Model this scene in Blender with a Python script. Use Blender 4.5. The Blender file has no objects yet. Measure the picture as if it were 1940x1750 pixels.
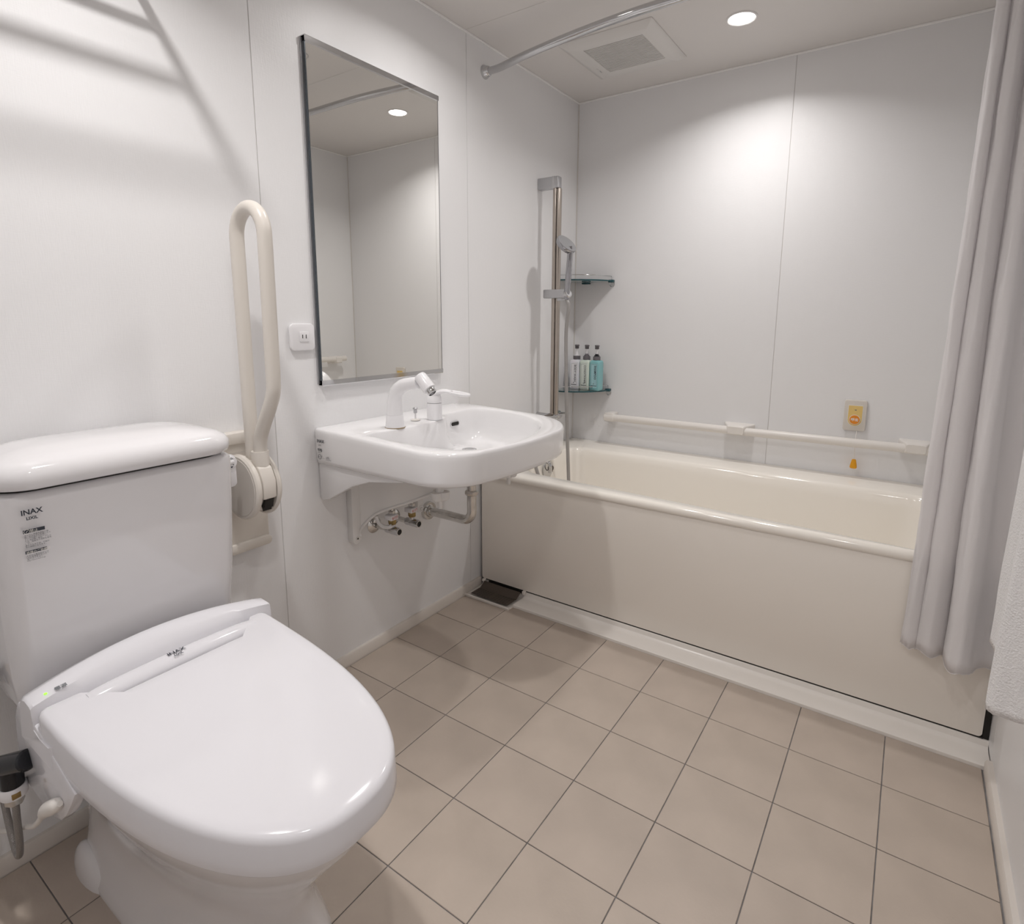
import bpy, bmesh, math, random
from mathutils import Vector, Matrix
random.seed(7)
sc = bpy.context.scene
COL = sc.collection
PI = math.pi

# ------------------------------------------------------------------ camera
cam_d = bpy.data.cameras.new('camera')
cam = bpy.data.objects.new('camera', cam_d)
COL.objects.link(cam)
R0 = Vector((0.82467858, 0.565584, 0.00447048))
R1 = Vector((0.09849151, -0.13581841, -0.98582594))
R2 = Vector((-0.5569602, 0.81342984, -0.16771176))
m = Matrix.Identity(4)
for r in range(3):
    m[r][0] = R0[r]; m[r][1] = -R1[r]; m[r][2] = -R2[r]
m.translation = Vector((1.35915591, -1.46851719, 1.07598814))
cam.matrix_world = m
cam_d.sensor_width = 36.0
cam_d.sensor_fit = 'HORIZONTAL'
cam_d.lens = 36.0 * 1093.4161 / 1940.0
cam_d.shift_x = (970.0 - 977.9523) / 1940.0
cam_d.shift_y = (787.5924 - 875.0) / 1940.0
cam_d.clip_start = 0.02
sc.camera = cam

# ------------------------------------------------------------------ world, light, exposure
world = bpy.data.worlds.new('world'); sc.world = world
world.use_nodes = True
world.node_tree.nodes['Background'].inputs[0].default_value = (1.0, 0.97, 0.93, 1)
world.node_tree.nodes['Background'].inputs[1].default_value = 0.05
sc.view_settings.view_transform = 'Standard'
sc.view_settings.look = 'None'
sc.view_settings.gamma = 1.0
sc.view_settings.exposure = 0.06
try: sc.view_settings.use_curve_mapping = False
except Exception: pass
sc.cycles.max_bounces = 8
sc.cycles.diffuse_bounces = 5
sc.cycles.glossy_bounces = 3
sc.cycles.transmission_bounces = 6
sc.cycles.use_adaptive_sampling = True
sc.cycles.adaptive_threshold = 0.06
sc.cycles.transparent_max_bounces = 8
sc.cycles.caustics_reflective = True
sc.cycles.blur_glossy = 0.4
sc.cycles.caustics_refractive = False
sc.cycles.sample_clamp_indirect = 6.0
LAMP_COL = (1.0, 0.972, 0.955)
#        x     y      watts  spread
LAMPS = [(0.79, 0.654, 3.9, 142),
         (0.38, -0.12, 2.7, 150),
         (0.42, -1.02, 4.3, 128),
         (1.18, -1.22, 2.7, 140)]  # unseen fill lamp, added to brighten the apron, curtain and right side

# ------------------------------------------------------------------ materials
def nodes_of(mt):
    return mt.node_tree.nodes, mt.node_tree.links
def mat(name, col, rough=0.4, metal=0.0, spec=0.5, bump=0.0, bscale=200.0, var=0.0, vscale=3.0, trans=0.0,
        ior=1.45, coat=0.0, sss=0.0, emit=None, estr=0.0, stretch=None, rvar=0.0):
    mt = bpy.data.materials.new(name); mt.use_nodes = True
    N, L = nodes_of(mt)
    b = N['Principled BSDF']
    b.inputs['Base Color'].default_value = (*col, 1)
    b.inputs['Roughness'].default_value = rough
    b.inputs['Metallic'].default_value = metal
    b.inputs['Specular IOR Level'].default_value = spec
    b.inputs['IOR'].default_value = ior
    b.inputs['Transmission Weight'].default_value = trans
    b.inputs['Coat Weight'].default_value = coat
    b.inputs['Coat Roughness'].default_value = 0.05
    if sss:
        b.inputs['Subsurface Weight'].default_value = sss
        b.inputs['Subsurface Scale'].default_value = 0.01
    if emit:
        b.inputs['Emission Color'].default_value = (*emit, 1)
        b.inputs['Emission Strength'].default_value = estr
    tc = N.new('ShaderNodeTexCoord')
    src = tc.outputs['Object']
    if stretch:
        mp = N.new('ShaderNodeMapping'); mp.inputs['Scale'].default_value = stretch
        L.new(src, mp.inputs[0]); src = mp.outputs[0]
    if bump:
        n = N.new('ShaderNodeTexNoise'); n.inputs['Scale'].default_value = bscale
        n.inputs['Detail'].default_value = 1
        bp = N.new('ShaderNodeBump'); bp.inputs['Strength'].default_value = bump
        bp.inputs['Distance'].default_value = 0.002
        L.new(src, n.inputs['Vector']); L.new(n.outputs['Fac'], bp.inputs['Height'])
        L.new(bp.outputs[0], b.inputs['Normal'])
    if var or rvar:
        n2 = N.new('ShaderNodeTexNoise'); n2.inputs['Scale'].default_value = vscale
        n2.inputs['Detail'].default_value = 3
        L.new(src, n2.inputs['Vector'])
        if var:
            mr = N.new('ShaderNodeMapRange')
            mr.inputs['From Min'].default_value = 0.3; mr.inputs['From Max'].default_value = 0.7
            mr.inputs['To Min'].default_value = 1 - var; mr.inputs['To Max'].default_value = 1 + var
            mx = N.new('ShaderNodeMix'); mx.data_type = 'RGBA'; mx.blend_type = 'MULTIPLY'
            mx.inputs[0].default_value = 1.0
            mx.inputs[6].default_value = (*col, 1)
            L.new(n2.outputs['Fac'], mr.inputs[0]); L.new(mr.outputs[0], mx.inputs[7])
            L.new(mx.outputs[2], b.inputs['Base Color'])
        if rvar:
            m3 = N.new('ShaderNodeMapRange')
            m3.inputs['To Min'].default_value = max(0, rough - rvar); m3.inputs['To Max'].default_value = rough + rvar
            L.new(n2.outputs['Fac'], m3.inputs[0]); L.new(m3.outputs[0], b.inputs['Roughness'])
    return mt

def wall_mat(name, col):
    """Glossy vinyl wall panel with a fine woven emboss."""
    mt = mat(name, col, rough=0.36, spec=0.32)
    N, L = nodes_of(mt); b = N['Principled BSDF']
    tc = N.new('ShaderNodeTexCoord')
    hs = []
    for scl in ((60, 60, 620), (620, 620, 60)):
        mp = N.new('ShaderNodeMapping'); mp.inputs['Scale'].default_value = scl
        n = N.new('ShaderNodeTexNoise'); n.inputs['Scale'].default_value = 1.0; n.inputs['Detail'].default_value = 0
        L.new(tc.outputs['Object'], mp.inputs[0]); L.new(mp.outputs[0], n.inputs['Vector']); hs.append(n.outputs['Fac'])
    ad = N.new('ShaderNodeMath'); ad.operation = 'ADD'
    L.new(hs[0], ad.inputs[0]); L.new(hs[1], ad.inputs[1])
    bp = N.new('ShaderNodeBump'); bp.inputs['Strength'].default_value = 0.12; bp.inputs['Distance'].default_value = 0.001
    L.new(ad.outputs[0], bp.inputs['Height']); L.new(bp.outputs[0], b.inputs['Normal'])
    return mt

M = {}
M['wall'] = wall_mat('wall_panel_vinyl', (0.835, 0.83, 0.835))
M['joint'] = mat('panel_joint_sealant', (0.70, 0.68, 0.66), 0.6)
M['bead'] = mat('pale_plastic_bead', (0.92, 0.91, 0.90), 0.4)
M['cornerbead'] = mat('corner_sealant', (0.70, 0.67, 0.63), 0.55)
M['ceiling'] = mat('ceiling_panel', (0.74, 0.712, 0.69), 0.45)
M['baseboard'] = mat('baseboard_plastic', (0.72, 0.67, 0.62), 0.4)
M['tile'] = mat('beige_porcelain_tile', (0.50, 0.425, 0.362), 0.42, bump=0.10, bscale=160, var=0.07, vscale=7, rvar=0.08)
M['tile2'] = mat('beige_porcelain_tile_worn', (0.49, 0.416, 0.356), 0.46, bump=0.10, bscale=150, var=0.09, vscale=5, rvar=0.08)
M['grout'] = mat('grey_grout', (0.215, 0.205, 0.205), 0.8, bump=0.3, bscale=600, var=0.3, vscale=20)
M['ceramic'] = mat('white_ceramic', (0.84, 0.83, 0.835), 0.08, coat=0.3)
M['toilet'] = mat('toilet_ceramic', (0.76, 0.745, 0.755), 0.07, coat=0.3)
M['lid'] = mat('toilet_lid_plastic', (0.755, 0.745, 0.775), 0.12)
M['whiteplastic'] = mat('white_plastic', (0.83, 0.82, 0.835), 0.25)
M['matteplastic'] = mat('fitting_white_plastic', (0.80, 0.79, 0.78), 0.4)
M['ivory'] = mat('ivory_plastic', (0.70, 0.655, 0.60), 0.28)
M['ivorymat'] = mat('ivory_face_plate', (0.64, 0.60, 0.555), 0.42)
M['rail'] = mat('ivory_handrail', (0.80, 0.765, 0.725), 0.3)
M['tub'] = mat('cream_bathtub_acrylic', (0.93, 0.885, 0.815), 0.12, coat=0.3)
M['apron'] = mat('beige_apron_acrylic', (0.90, 0.85, 0.785), 0.20, coat=0.15)
M['kerb'] = mat('cream_waterproof_pan', (0.86, 0.82, 0.775), 0.22)
M['chrome'] = mat('chrome', (0.60, 0.60, 0.61), 0.07, metal=1)
M['dullchrome'] = mat('aged_chrome', (0.68, 0.67, 0.65), 0.13, metal=1, var=0.12, vscale=40)
M['chromedark'] = mat('shaded_chrome', (0.40, 0.40, 0.42), 0.10, metal=1)
M['headface'] = mat('grey_shower_face', (0.30, 0.30, 0.31), 0.30)
M['satin'] = mat('satin_grey_metal', (0.52, 0.52, 0.535), 0.28, metal=0.85)
M['steel'] = mat('brushed_steel', (0.48, 0.43, 0.385), 0.28, metal=1, bump=0.08, bscale=60, stretch=(8, 8, 0.3))
M['hose'] = mat('grey_shower_hose', (0.36, 0.345, 0.335), 0.35, metal=0.3)
M['braid'] = mat('braided_steel_hose', (0.30, 0.285, 0.275), 0.35, metal=0.8, bump=0.6, bscale=700)
M['mirror'] = mat('mirror_silver', (0.88, 0.875, 0.85), 0.0, metal=1)
M['edge'] = mat('mirror_edge', (0.10, 0.115, 0.13), 0.2, metal=0.3)
M['brass'] = mat('old_brass', (0.33, 0.235, 0.10), 0.35, metal=0.9)
M['black'] = mat('black_plastic', (0.012, 0.013, 0.016), 0.22)
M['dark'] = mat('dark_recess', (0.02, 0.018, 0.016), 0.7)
M['drain'] = mat('dark_bronze_steel', (0.105, 0.085, 0.07), 0.4, metal=0.5)
M['print'] = mat('dark_print', (0.035, 0.04, 0.055), 0.6)
M['printgrey'] = mat('grey_print', (0.16, 0.17, 0.18), 0.6)
M['printred'] = mat('red_print', (0.55, 0.08, 0.05), 0.6)
M['printwhite'] = mat('white_print', (0.85, 0.82, 0.76), 0.6)
M['glass'] = mat('green_tinted_glass', (0.70, 0.88, 0.87), 0.02, trans=1.0, ior=1.5)
M['glassedge'] = mat('glass_edge_teal', (0.012, 0.07, 0.085), 0.15)
M['grille'] = mat('vent_plastic', (0.72, 0.70, 0.68), 0.4)
M['curtain'] = mat('white_curtain_fabric', (0.93, 0.91, 0.915), 0.75, spec=0.2, bump=0.25, bscale=420)
M['towel'] = mat('white_terry_towel', (0.84, 0.83, 0.83), 0.95, spec=0.05, bump=0.9, bscale=330)
M['amber'] = mat('pale_amber_plate', (0.78, 0.56, 0.20), 0.35)
M['orange'] = mat('orange_button', (0.80, 0.27, 0.02), 0.35)
M['orangeknob'] = mat('orange_pull_knob', (0.88, 0.40, 0.01), 0.35)
M['bottlewhite'] = mat('pearl_white_bottle', (0.78, 0.79, 0.84), 0.25, sss=0.1)
M['bottlegreen'] = mat('pale_green_bottle', (0.66, 0.75, 0.68), 0.25, sss=0.1)
M['bottleteal'] = mat('teal_bottle', (0.24, 0.50, 0.52), 0.2, sss=0.1)
M['labwhite'] = mat('white_label', (0.84, 0.84, 0.86), 0.4)
M['labgreen'] = mat('pale_green_label', (0.76, 0.83, 0.77), 0.4)
M['labteal'] = mat('teal_label', (0.36, 0.60, 0.64), 0.4)
M['greycap'] = mat('grey_pump_plastic', (0.14, 0.13, 0.14), 0.35)
M['led'] = mat('green_led', (0.2, 0.8, 0.05), 0.4, emit=(0.35, 1.0, 0.05), estr=1.2)
M['diffuser'] = mat('lamp_diffuser', (1, 1, 1), 0.5, emit=(1.0, 0.97, 0.93), estr=14.0)
M['trimring'] = mat('lamp_trim_ring', (0.78, 0.76, 0.75), 0.4)

def translucent(mt, fac, col):
    N, L = nodes_of(mt); t = N.new('ShaderNodeBsdfTranslucent'); t.inputs[0].default_value = (*col, 1)
    mx = N.new('ShaderNodeMixShader'); mx.inputs[0].default_value = fac
    out = N['Material Output']
    L.new(N['Principled BSDF'].outputs[0], mx.inputs[1]); L.new(t.outputs[0], mx.inputs[2]); L.new(mx.outputs[0], out.inputs[0])
translucent(M['curtain'], 0.30, (0.95, 0.93, 0.93))
# ------------------------------------------------------------------ helpers
WLOC = {}
def link(me, name, material, parent=None, label=None, loc=None, recentre=True, smooth=35):
    if recentre and len(me.vertices):
        xs = [v.co for v in me.vertices]
        lo = Vector((min(v[i] for v in xs) for i in range(3))); hi = Vector((max(v[i] for v in xs) for i in range(3)))
        c = Vector(((lo[0] + hi[0]) / 2, (lo[1] + hi[1]) / 2, lo[2]))
        me.transform(Matrix.Translation(-c))
    else:
        c = Vector((0, 0, 0))
    if loc is not None: c = Vector(loc)
    if smooth:
        me.shade_smooth()
        try: me.set_sharp_from_angle(angle=math.radians(smooth))
        except Exception: pass
    if material is not None and not me.materials:
        me.materials.append(material)
    o = bpy.data.objects.new(name, me); COL.objects.link(o)
    if parent is not None:
        o.parent = parent; o.location = c - WLOC[parent.name]
    else:
        o.location = c
    WLOC[o.name] = c
    if label: o['label'] = label
    return o
def empty(name, loc, label=None, cat=None, group=None, kind=None):
    o = bpy.data.objects.new(name, None); COL.objects.link(o)
    o.empty_display_size = 0.05
    o.location = loc; WLOC[o.name] = Vector(loc)
    tag(o, label, cat, group, kind); return o
def tag(o, label=None, cat=None, group=None, kind=None):
    if label: o['label'] = label
    if cat: o['category'] = cat
    if group: o['group'] = group
    if kind: o['kind'] = kind
    return o
def pydata(name, v, f):
    me = bpy.data.meshes.new(name); me.from_pydata([tuple(p) for p in v], [], f); me.validate(); me.update(); return me
def fixn(me):
    bm = bmesh.new(); bm.from_mesh(me); bmesh.ops.recalc_face_normals(bm, faces=bm.faces); bm.to_mesh(me); bm.free(); return me
def box_me(x0, x1, y0, y1, z0, z1, bev=0.0, seg=2):
    bm = bmesh.new()
    bmesh.ops.create_cube(bm, size=1)
    for v in bm.verts:
        v.co = Vector((x0 + (v.co.x + .5) * (x1 - x0), y0 + (v.co.y + .5) * (y1 - y0), z0 + (v.co.z + .5) * (z1 - z0)))
    if bev:
        bmesh.ops.bevel(bm, geom=bm.edges[:], offset=bev, segments=seg, profile=.5, affect='EDGES')
    me = bpy.data.meshes.new('box'); bm.to_mesh(me); bm.free(); return me
def box(name, x0, x1, y0, y1, z0, z1, material, parent=None, bev=0.0, seg=2, **k):
    return link(box_me(x0, x1, y0, y1, z0, z1, bev, seg), name, material, parent, **k)
def loft_me(rings, cap0=True, cap1=True, closed=True, loop=False):
    n = len(rings[0]); v = [p for r in rings for p in r]; f = []
    R = len(rings)
    for i in range(R if loop else R - 1):
        a, b = i * n, ((i + 1) % R) * n
        for j in range(n if closed else n - 1):
            k = (j + 1) % n
            f.append((a + j, a + k, b + k, b + j))
    if not loop:
        if cap0: f.append(tuple(range(n))[::-1])
        if cap1: f.append(tuple((R - 1) * n + j for j in range(n)))
    return fixn(pydata('loft', v, f))
def loft(name, rings, material, parent=None, cap0=True, cap1=True, closed=True, loop=False, **k):
    return link(loft_me(rings, cap0, cap1, closed, loop), name, material, parent, **k)
def cr(pts, n=8, closed=False):
    """Catmull-Rom through the points."""
    P = [Vector(p) for p in pts]; out = []
    m_ = len(P)
    for i in range(m_ if closed else m_ - 1):
        p0 = P[(i - 1) % m_] if (closed or i > 0) else P[0] * 2 - P[1]
        p1 = P[i]; p2 = P[(i + 1) % m_]
        p3 = P[(i + 2) % m_] if (closed or i + 2 < m_) else P[-1] * 2 - P[-2]
        for k in range(n):
            t = k / n
            out.append(.5 * ((2 * p1) + (p2 - p0) * t + (2 * p0 - 5 * p1 + 4 * p2 - p3) * t * t + (3 * p1 - p0 - 3 * p2 + p3) * t ** 3))
    if not closed: out.append(P[-1])
    return out
def tube_me(path, rad, seg=16, closed=False):
    P = [Vector(p) for p in path]; n = len(P)
    if not hasattr(rad, '__len__'): rad = [rad] * n
    T = []
    for i in range(n):
        a = P[(i - 1) % n] if closed or i > 0 else P[0]; b = P[(i + 1) % n] if closed or i < n - 1 else P[-1]
        T.append((b - a).normalized())
    up = Vector((0, 0, 1)) if abs(T[0].z) < .9 else Vector((1, 0, 0))
    u = T[0].cross(up).normalized(); rings = []
    for i in range(n):
        if i:
            u = (u - T[i] * u.dot(T[i])).normalized()
        w = T[i].cross(u)
        rings.append([P[i] + (u * math.cos(2 * PI * j / seg) + w * math.sin(2 * PI * j / seg)) * rad[i] for j in range(seg)])
    return loft_me(rings, loop=closed)
def tube(name, path, rad, material, parent=None, seg=16, closed=False, **k):
    return link(tube_me(path, rad, seg, closed), name, material, parent, **k)
def frame_of(axis):
    a = Vector(axis).normalized()
    up = Vector((0, 0, 1)) if abs(a.z) < .9 else Vector((1, 0, 0))
    u = a.cross(up).normalized(); return u, a.cross(u), a
def lathe_me(prof, origin, axis=(0, 0, 1), seg=32):
    u, w, a = frame_of(axis); o = Vector(origin)
    rings = [[o + a * h + (u * math.cos(2 * PI * j / seg) + w * math.sin(2 * PI * j / seg)) * max(r, 1e-5) for j in range(seg)] for r, h in prof]
    return loft_me(rings)
def lathe(name, prof, origin, material, parent=None, axis=(0, 0, 1), seg=32, **k):
    return link(lathe_me(prof, origin, axis, seg), name, material, parent, **k)
def cyl(name, a, b, r, material, parent=None, seg=24, bev=0.0, **k):
    a = Vector(a); b = Vector(b); h = (b - a).length
    prof = [(r - bev, 0), (r, bev), (r, h - bev), (r - bev, h)] if bev else [(r, 0), (r, h)]
    return lathe(name, prof, a, material, parent, axis=b - a, seg=seg, **k)
def prism_me(poly, t0, t1, place, bev=0.0, seg=2):
    """poly in 2D, place(u, v, t) -> 3D."""
    n = len(poly)
    v = [place(p[0], p[1], t0) for p in poly] + [place(p[0], p[1], t1) for p in poly]
    f = [tuple(range(n))[::-1], tuple(range(n, 2 * n))] + [(i, (i + 1) % n, n + (i + 1) % n, n + i) for i in range(n)]
    me = fixn(pydata('prism', v, f))
    if bev:
        bm = bmesh.new(); bm.from_mesh(me)
        ed = [e for e in bm.edges if e.calc_face_angle(0) > .6]
        bmesh.ops.bevel(bm, geom=ed, offset=bev, segments=seg, profile=.5, affect='EDGES')
        bm.to_mesh(me); bm.free()
    return me
def prism(name, poly, t0, t1, place, material, parent=None, bev=0.0, **k):
    return link(prism_me(poly, t0, t1, place, bev), name, material, parent, **k)
YZ = lambda u, v, t: (t, u, v)      # poly in (y,z), thickness along x
XZ = lambda u, v, t: (u, t, v)
XY = lambda u, v, t: (u, v, t)
def join_me(parts):
    bm = bmesh.new()
    for p in parts: bm.from_mesh(p)
    me = bpy.data.meshes.new('joined'); bm.to_mesh(me); bm.free(); return me
def rr(u0, u1, v0, v1, r, n=6):
    """rounded rectangle polygon; r one radius, or four (ru, rv) for corners u0v0, u1v0, u1v1, u0v1"""
    if not hasattr(r, '__len__'): r = [(r, r)] * 4
    c = [(u0 + r[0][0], v0 + r[0][1], PI, r[0]), (u1 - r[1][0], v0 + r[1][1], 1.5 * PI, r[1]),
         (u1 - r[2][0], v1 - r[2][1], 0, r[2]), (u0 + r[3][0], v1 - r[3][1], .5 * PI, r[3])]
    out = []
    for cu, cv, a0, q in c:
        for k in range(n + 1):
            a = a0 + k / n * PI / 2
            out.append((cu + q[0] * math.cos(a), cv + q[1] * math.sin(a)))
    return out
def polar(poly, cx, cy, N):
    """resample a closed outline at N equal angles around (cx, cy)"""
    out = []; n = len(poly)
    for k in range(N):
        a = 2 * PI * k / N; dx, dy = math.cos(a), math.sin(a); best = None
        for i in range(n):
            x1, y1 = poly[i][0] - cx, poly[i][1] - cy; x2, y2 = poly[(i + 1) % n][0] - cx, poly[(i + 1) % n][1] - cy
            ex, ey = x2 - x1, y2 - y1; den = dx * ey - dy * ex
            if abs(den) < 1e-12: continue
            t = (x1 * ey - y1 * ex) / den; s = (x1 * dy - y1 * dx) / den
            if t > 0 and -1e-9 <= s <= 1 + 1e-9 and (best is None or t > best): best = t
        out.append((cx + dx * best, cy + dy * best))
    return out
def text(name, s, size, pos, right, up, material, parent, align='LEFT', space=1.0, bold=0.0):
    cu = bpy.data.curves.new('t', 'FONT'); cu.body = s; cu.size = size; cu.align_x = align
    cu.space_line = space; cu.offset = bold; cu.resolution_u = 2
    ob = bpy.data.objects.new('t', cu); COL.objects.link(ob)
    dg = bpy.context.evaluated_depsgraph_get()
    me = bpy.data.meshes.new_from_object(ob.evaluated_get(dg))
    bpy.data.objects.remove(ob); bpy.data.curves.remove(cu)
    r = Vector(right).normalized(); u = Vector(up); u = (u - r * u.dot(r)).normalized(); n = r.cross(u)
    mm = Matrix.Identity(4)
    for i in range(3): mm[i][0] = r[i]; mm[i][1] = u[i]; mm[i][2] = n[i]
    mm.translation = Vector(pos); me.transform(mm)
    me.materials.clear()
    return link(me, name, material, parent, smooth=0)
def strip(name, pts, material, parent, t=0.0004):
    """a thin printed quad from four corner points"""
    return link(fixn(pydata('q', pts, [tuple(range(len(pts)))])), name, material, parent, smooth=0)

W = -0.012; XR = 1.612; L = 1.0298; H = 2.0418; YF = -1.75; KY = 0.1966
# ================================================================== ROOM SHELL
wl = box('wall_left', W - 0.06, W - 0.0018, YF, L + .05, -0.02, H + .03, M['joint']); tag(wl, 'left wall of white glossy vinyl panels behind toilet and basin', kind='structure')
for a, b in ((YF, -0.5913), (-0.5913, 0.2196), (0.2196, L)):
    box('panel', W - 0.0017, W, a + 0.0010, b - 0.0010, 0.02, H, M['wall'], wl, bev=0.0004, seg=1)
wb = box('wall_back', W - .06, XR + .06, L + 0.0018, L + 0.06, -0.02, H + .03, M['joint']); tag(wb, 'white panelled wall behind the bathtub', kind='structure')
for a, b in ((W, 0.8979), (0.8979, XR)):
    box('panel', a + 0.0010, b - 0.0010, L, L + 0.0017, 0.02, H, M['wall'], wb, bev=0.0004, seg=1)
wr = box('wall_right', XR + 0.0018, XR + 0.06, YF, L + .05, -0.02, H + .03, M['joint']); tag(wr, 'white glossy wall at the right beside curtain and towel', kind='structure')
for a, b in ((YF, -0.6), (-0.6, 0.21), (0.21, L)):
    box('panel', XR, XR + 0.0017, a + 0.001, b - 0.001, 0.02, H, M['wall'], wr, bev=0.0004, seg=1)
wf = box('wall_front', W - .06, XR + .06, YF - .06, YF, -0.02, H + .03, M['wall']); tag(wf, 'white wall behind the camera', kind='structure')
cl = box('ceiling', W - .06, XR + .06, YF - .06, L + .06, H + 0.0018, H + 0.05, M['joint']); tag(cl, 'pale warm grey ceiling panels', kind='structure')
for a, b in ((YF, 0.211), (0.211, L)):
    box('panel', W, XR, a + .0006, b - .0006, H, H + 0.0017, M['ceiling'], cl, smooth=0)
def trim(name, x0, x1, y0, y1, z0, z1, mm, lab):
    o = box(name, x0, x1, y0, y1, z0, z1, mm, bev=0.0012, seg=1); tag(o, lab, kind='structure'); return o
trim('trim_1', W, W + .006, YF, L, H - .007, H, M['bead'], 'thin white bead between left wall and ceiling')
trim('trim_2', W, XR, L - .006, L, H - .007, H, M['bead'], 'thin white bead between back wall and ceiling')
trim('trim_3', XR - .005, XR, YF, L, H - .007, H, M['bead'], 'thin white bead between right wall and ceiling')
trim('trim_4', W, W + .004, L - .004, L, 0.48, H - .005, M['cornerbead'], 'beige sealant line in the corner behind the shower bar')
trim('trim_5', XR - .004, XR, L - .004, L, 0.48, H - .005, M['cornerbead'], 'beige sealant line in the right corner over the bathtub')

# floor: grout bed and individual tiles
fl = box('floor', W - .06, XR + .06, YF - .06, L, -0.05, -0.0022, M['grout']); tag(fl, 'beige square tiled floor with dark grey grout', kind='structure')
xs = [0.0] + [0.197 + .2 * i for i in range(7)] + [1.5956]
ys = [KY] + [-.2 * i for i in range(9)] + [YF]
tile_cache = {}
for i in range(8):
    for j in range(len(ys) - 1):
        y1, y0 = ys[j], ys[j + 1]
        if i == 0 and j == 0: y1 = 0.166
        w_, h_ = xs[i + 1] - xs[i] - .0021, y1 - y0 - .0021
        vkey = (round(w_, 3), round(h_, 3), (i * 3 + j * 5) % 3 == 0)
        if vkey not in tile_cache:
            me = box_me(-w_ / 2, w_ / 2, -h_ / 2, h_ / 2, -0.0025, 0.0, bev=0.0008, seg=1)
            me.materials.append(M['tile2'] if vkey[2] else M['tile']); me.shade_flat(); tile_cache[vkey] = me
        o = bpy.data.objects.new('tile', tile_cache[vkey]); COL.objects.link(o); o.parent = fl
        o.location = Vector(((xs[i] + xs[i + 1]) / 2, (y0 + y1) / 2, 0)) - WLOC[fl.name]
        WLOC[o.name] = Vector((0, 0, 0))
bb = prism('baseboard_left', [(W, -.0022), (-.001, -.0022), (-.001, .031), (-.004, .036), (W, .037)], YF, .274, XZ, M['baseboard'])
tag(bb, 'low beige plastic skirting along the left wall', kind='structure')
bb = prism('baseboard_right', [(XR, -.0022), (1.598, -.0022), (1.598, .026), (1.602, .032), (XR, .033)], YF, .19, XZ, M['baseboard'])
tag(bb, 'low beige plastic skirting along the right wall', kind='structure')

# waterproof kerb in front of the bath (with notch for the drain pan)
prof = [(KY, -.0022), (KY, .008), (KY + .004, .0105), (.255, .0085), (.266, .010), (.2715, .015), (.273, .0285), (.275, .0295), (.30, .0295), (.30, -.0022)]
kb = prism('trim_6', prof, 0.208, XR, lambda u, v, t: (t, u, v), M['kerb']); tag(kb, 'cream kerb of the waterproof pan along the bathtub foot', kind='structure')
prof2 = [(.1665, -.0022), (.1665, .006), (.170, .008), (.176, .006), (.176, .003), (.274, .003), (.281, .010), (.283, .0295), (.30, .0295), (.30, -.0022)]
kb = prism('trim_7', prof2, -0.001, 0.208, lambda u, v, t: (t, u, v), M['kerb']); tag(kb, 'cream pan corner that carries the dark drain cover', kind='structure')

# drain cover
dc = empty('drain_cover', (.11, .21, .003), 'dark bronze perforated drain cover in corner below the bathtub', 'drain cover')
plate_parts = []
gx0, gx1, gy0, gy1 = .022, .196, .176, .238
# perforated plate as a grid of bars around holes
holes = []
nx, ny = 13, 4
gy1 = .230
box('plate', gx0, gx1, gy0, gy1, .011, .0135, M['drain'], dc, bev=.0008, seg=1)
prism('upstand', [(gy1, .0115), (gy1 + .002, .0115), (.262, .0300), (.259, .0315), (gy1, .0135)], gx0 + .003, gx1 + .003, YZ, M['drain'], dc)
hm = []
for a in range(nx):
    for b in range(ny):
        if a == 6: continue
        hm.append(lathe_me([(.0036, 0), (.0036, .0006), (.0028, .0006), (.0026, .0001)], (gx0 + .014 + a * .0122, gy0 + .008 + b * .0126, .0131), seg=8))
o = link(join_me(hm), 'drain_hole', M['dark'], dc, smooth=0); o['kind'] = 'stuff'
box('gap_shade', .03, .205, .2815, .2828, .012, .034, M['dark'], dc, smooth=0)  # dark sheet standing in for the shade under the apron, behind the cover
for x in (.016, .21):
    box('clip', x - .006, x + .006,   .262, .276, .024, .036, M['kerb'], dc, bev=.002)

# ================================================================== BATHTUB
bt = empty('bathtub', (.8, .65, 0), 'cream bathtub with beige front apron along the back wall', 'bathtub')
NC = 12
def tub_ring(x0, x1, y0, y1, r, z, tilt=0.0):
    pts = rr(x0, x1, y0, y1, r, NC)
    out = []
    for x, y in pts:
        yy = y
        if tilt and y < .6: yy = y - tilt * min(1, max(0, (x - .28) / 1.12)) ** .6 * (0.6 - y) / (0.6 - y0)
        out.append((x, yy, z))
    return out
RI = [(.16, .15), (.09, .10), (.12, .12), (.07, .09)]
def ri(s): return [(a * s, b * s) for a, b in RI]
sm_ = [(.008, .008)] * 4
rings = [tub_ring(.002, 1.600, .280, L - .002, sm_, .455), tub_ring(-.004, 1.604, .271, L - .0015, sm_, .460), tub_ring(-.008, 1.607, .2690, L - .0015, sm_, .466),
         tub_ring(-.010, 1.608, .2695, L - .0015, sm_, .474), tub_ring(-.009, 1.607, .2735, L - .002, sm_, .481), tub_ring(-.007, 1.605, .281, L - .003, sm_, .485),
         tub_ring(.082, 1.512, .343, .872, RI, .4855, .050), tub_ring(.087, 1.506, .349, .863, ri(.98), .482, .050),
         tub_ring(.092, 1.500, .355, .855, ri(.96), .470, .050), tub_ring(.098, 1.488, .360, .849, ri(.93), .44, .048),
         tub_ring(.130, 1.44, .370, .832, ri(.8), .25, .04), tub_ring(.155, 1.40, .380, .818, ri(.7), .14, .03),
         tub_ring(.21, 1.36, .40, .79, ri(.55), .095, .0), tub_ring(.30, 1.26, .46, .73, ri(.3), .085, .0)]
loft('tub_shell', rings, M['tub'], bt, cap0=False, smooth=50)
me = prism_me(rr(.0005, 1.5975,   .034, .460, .010, 4), .275, .292, lambda u, v, t: (u, t, v), bev=.002)
link(me, 'apron', M['apron'], bt, label='flat beige front apron panel')
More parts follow.
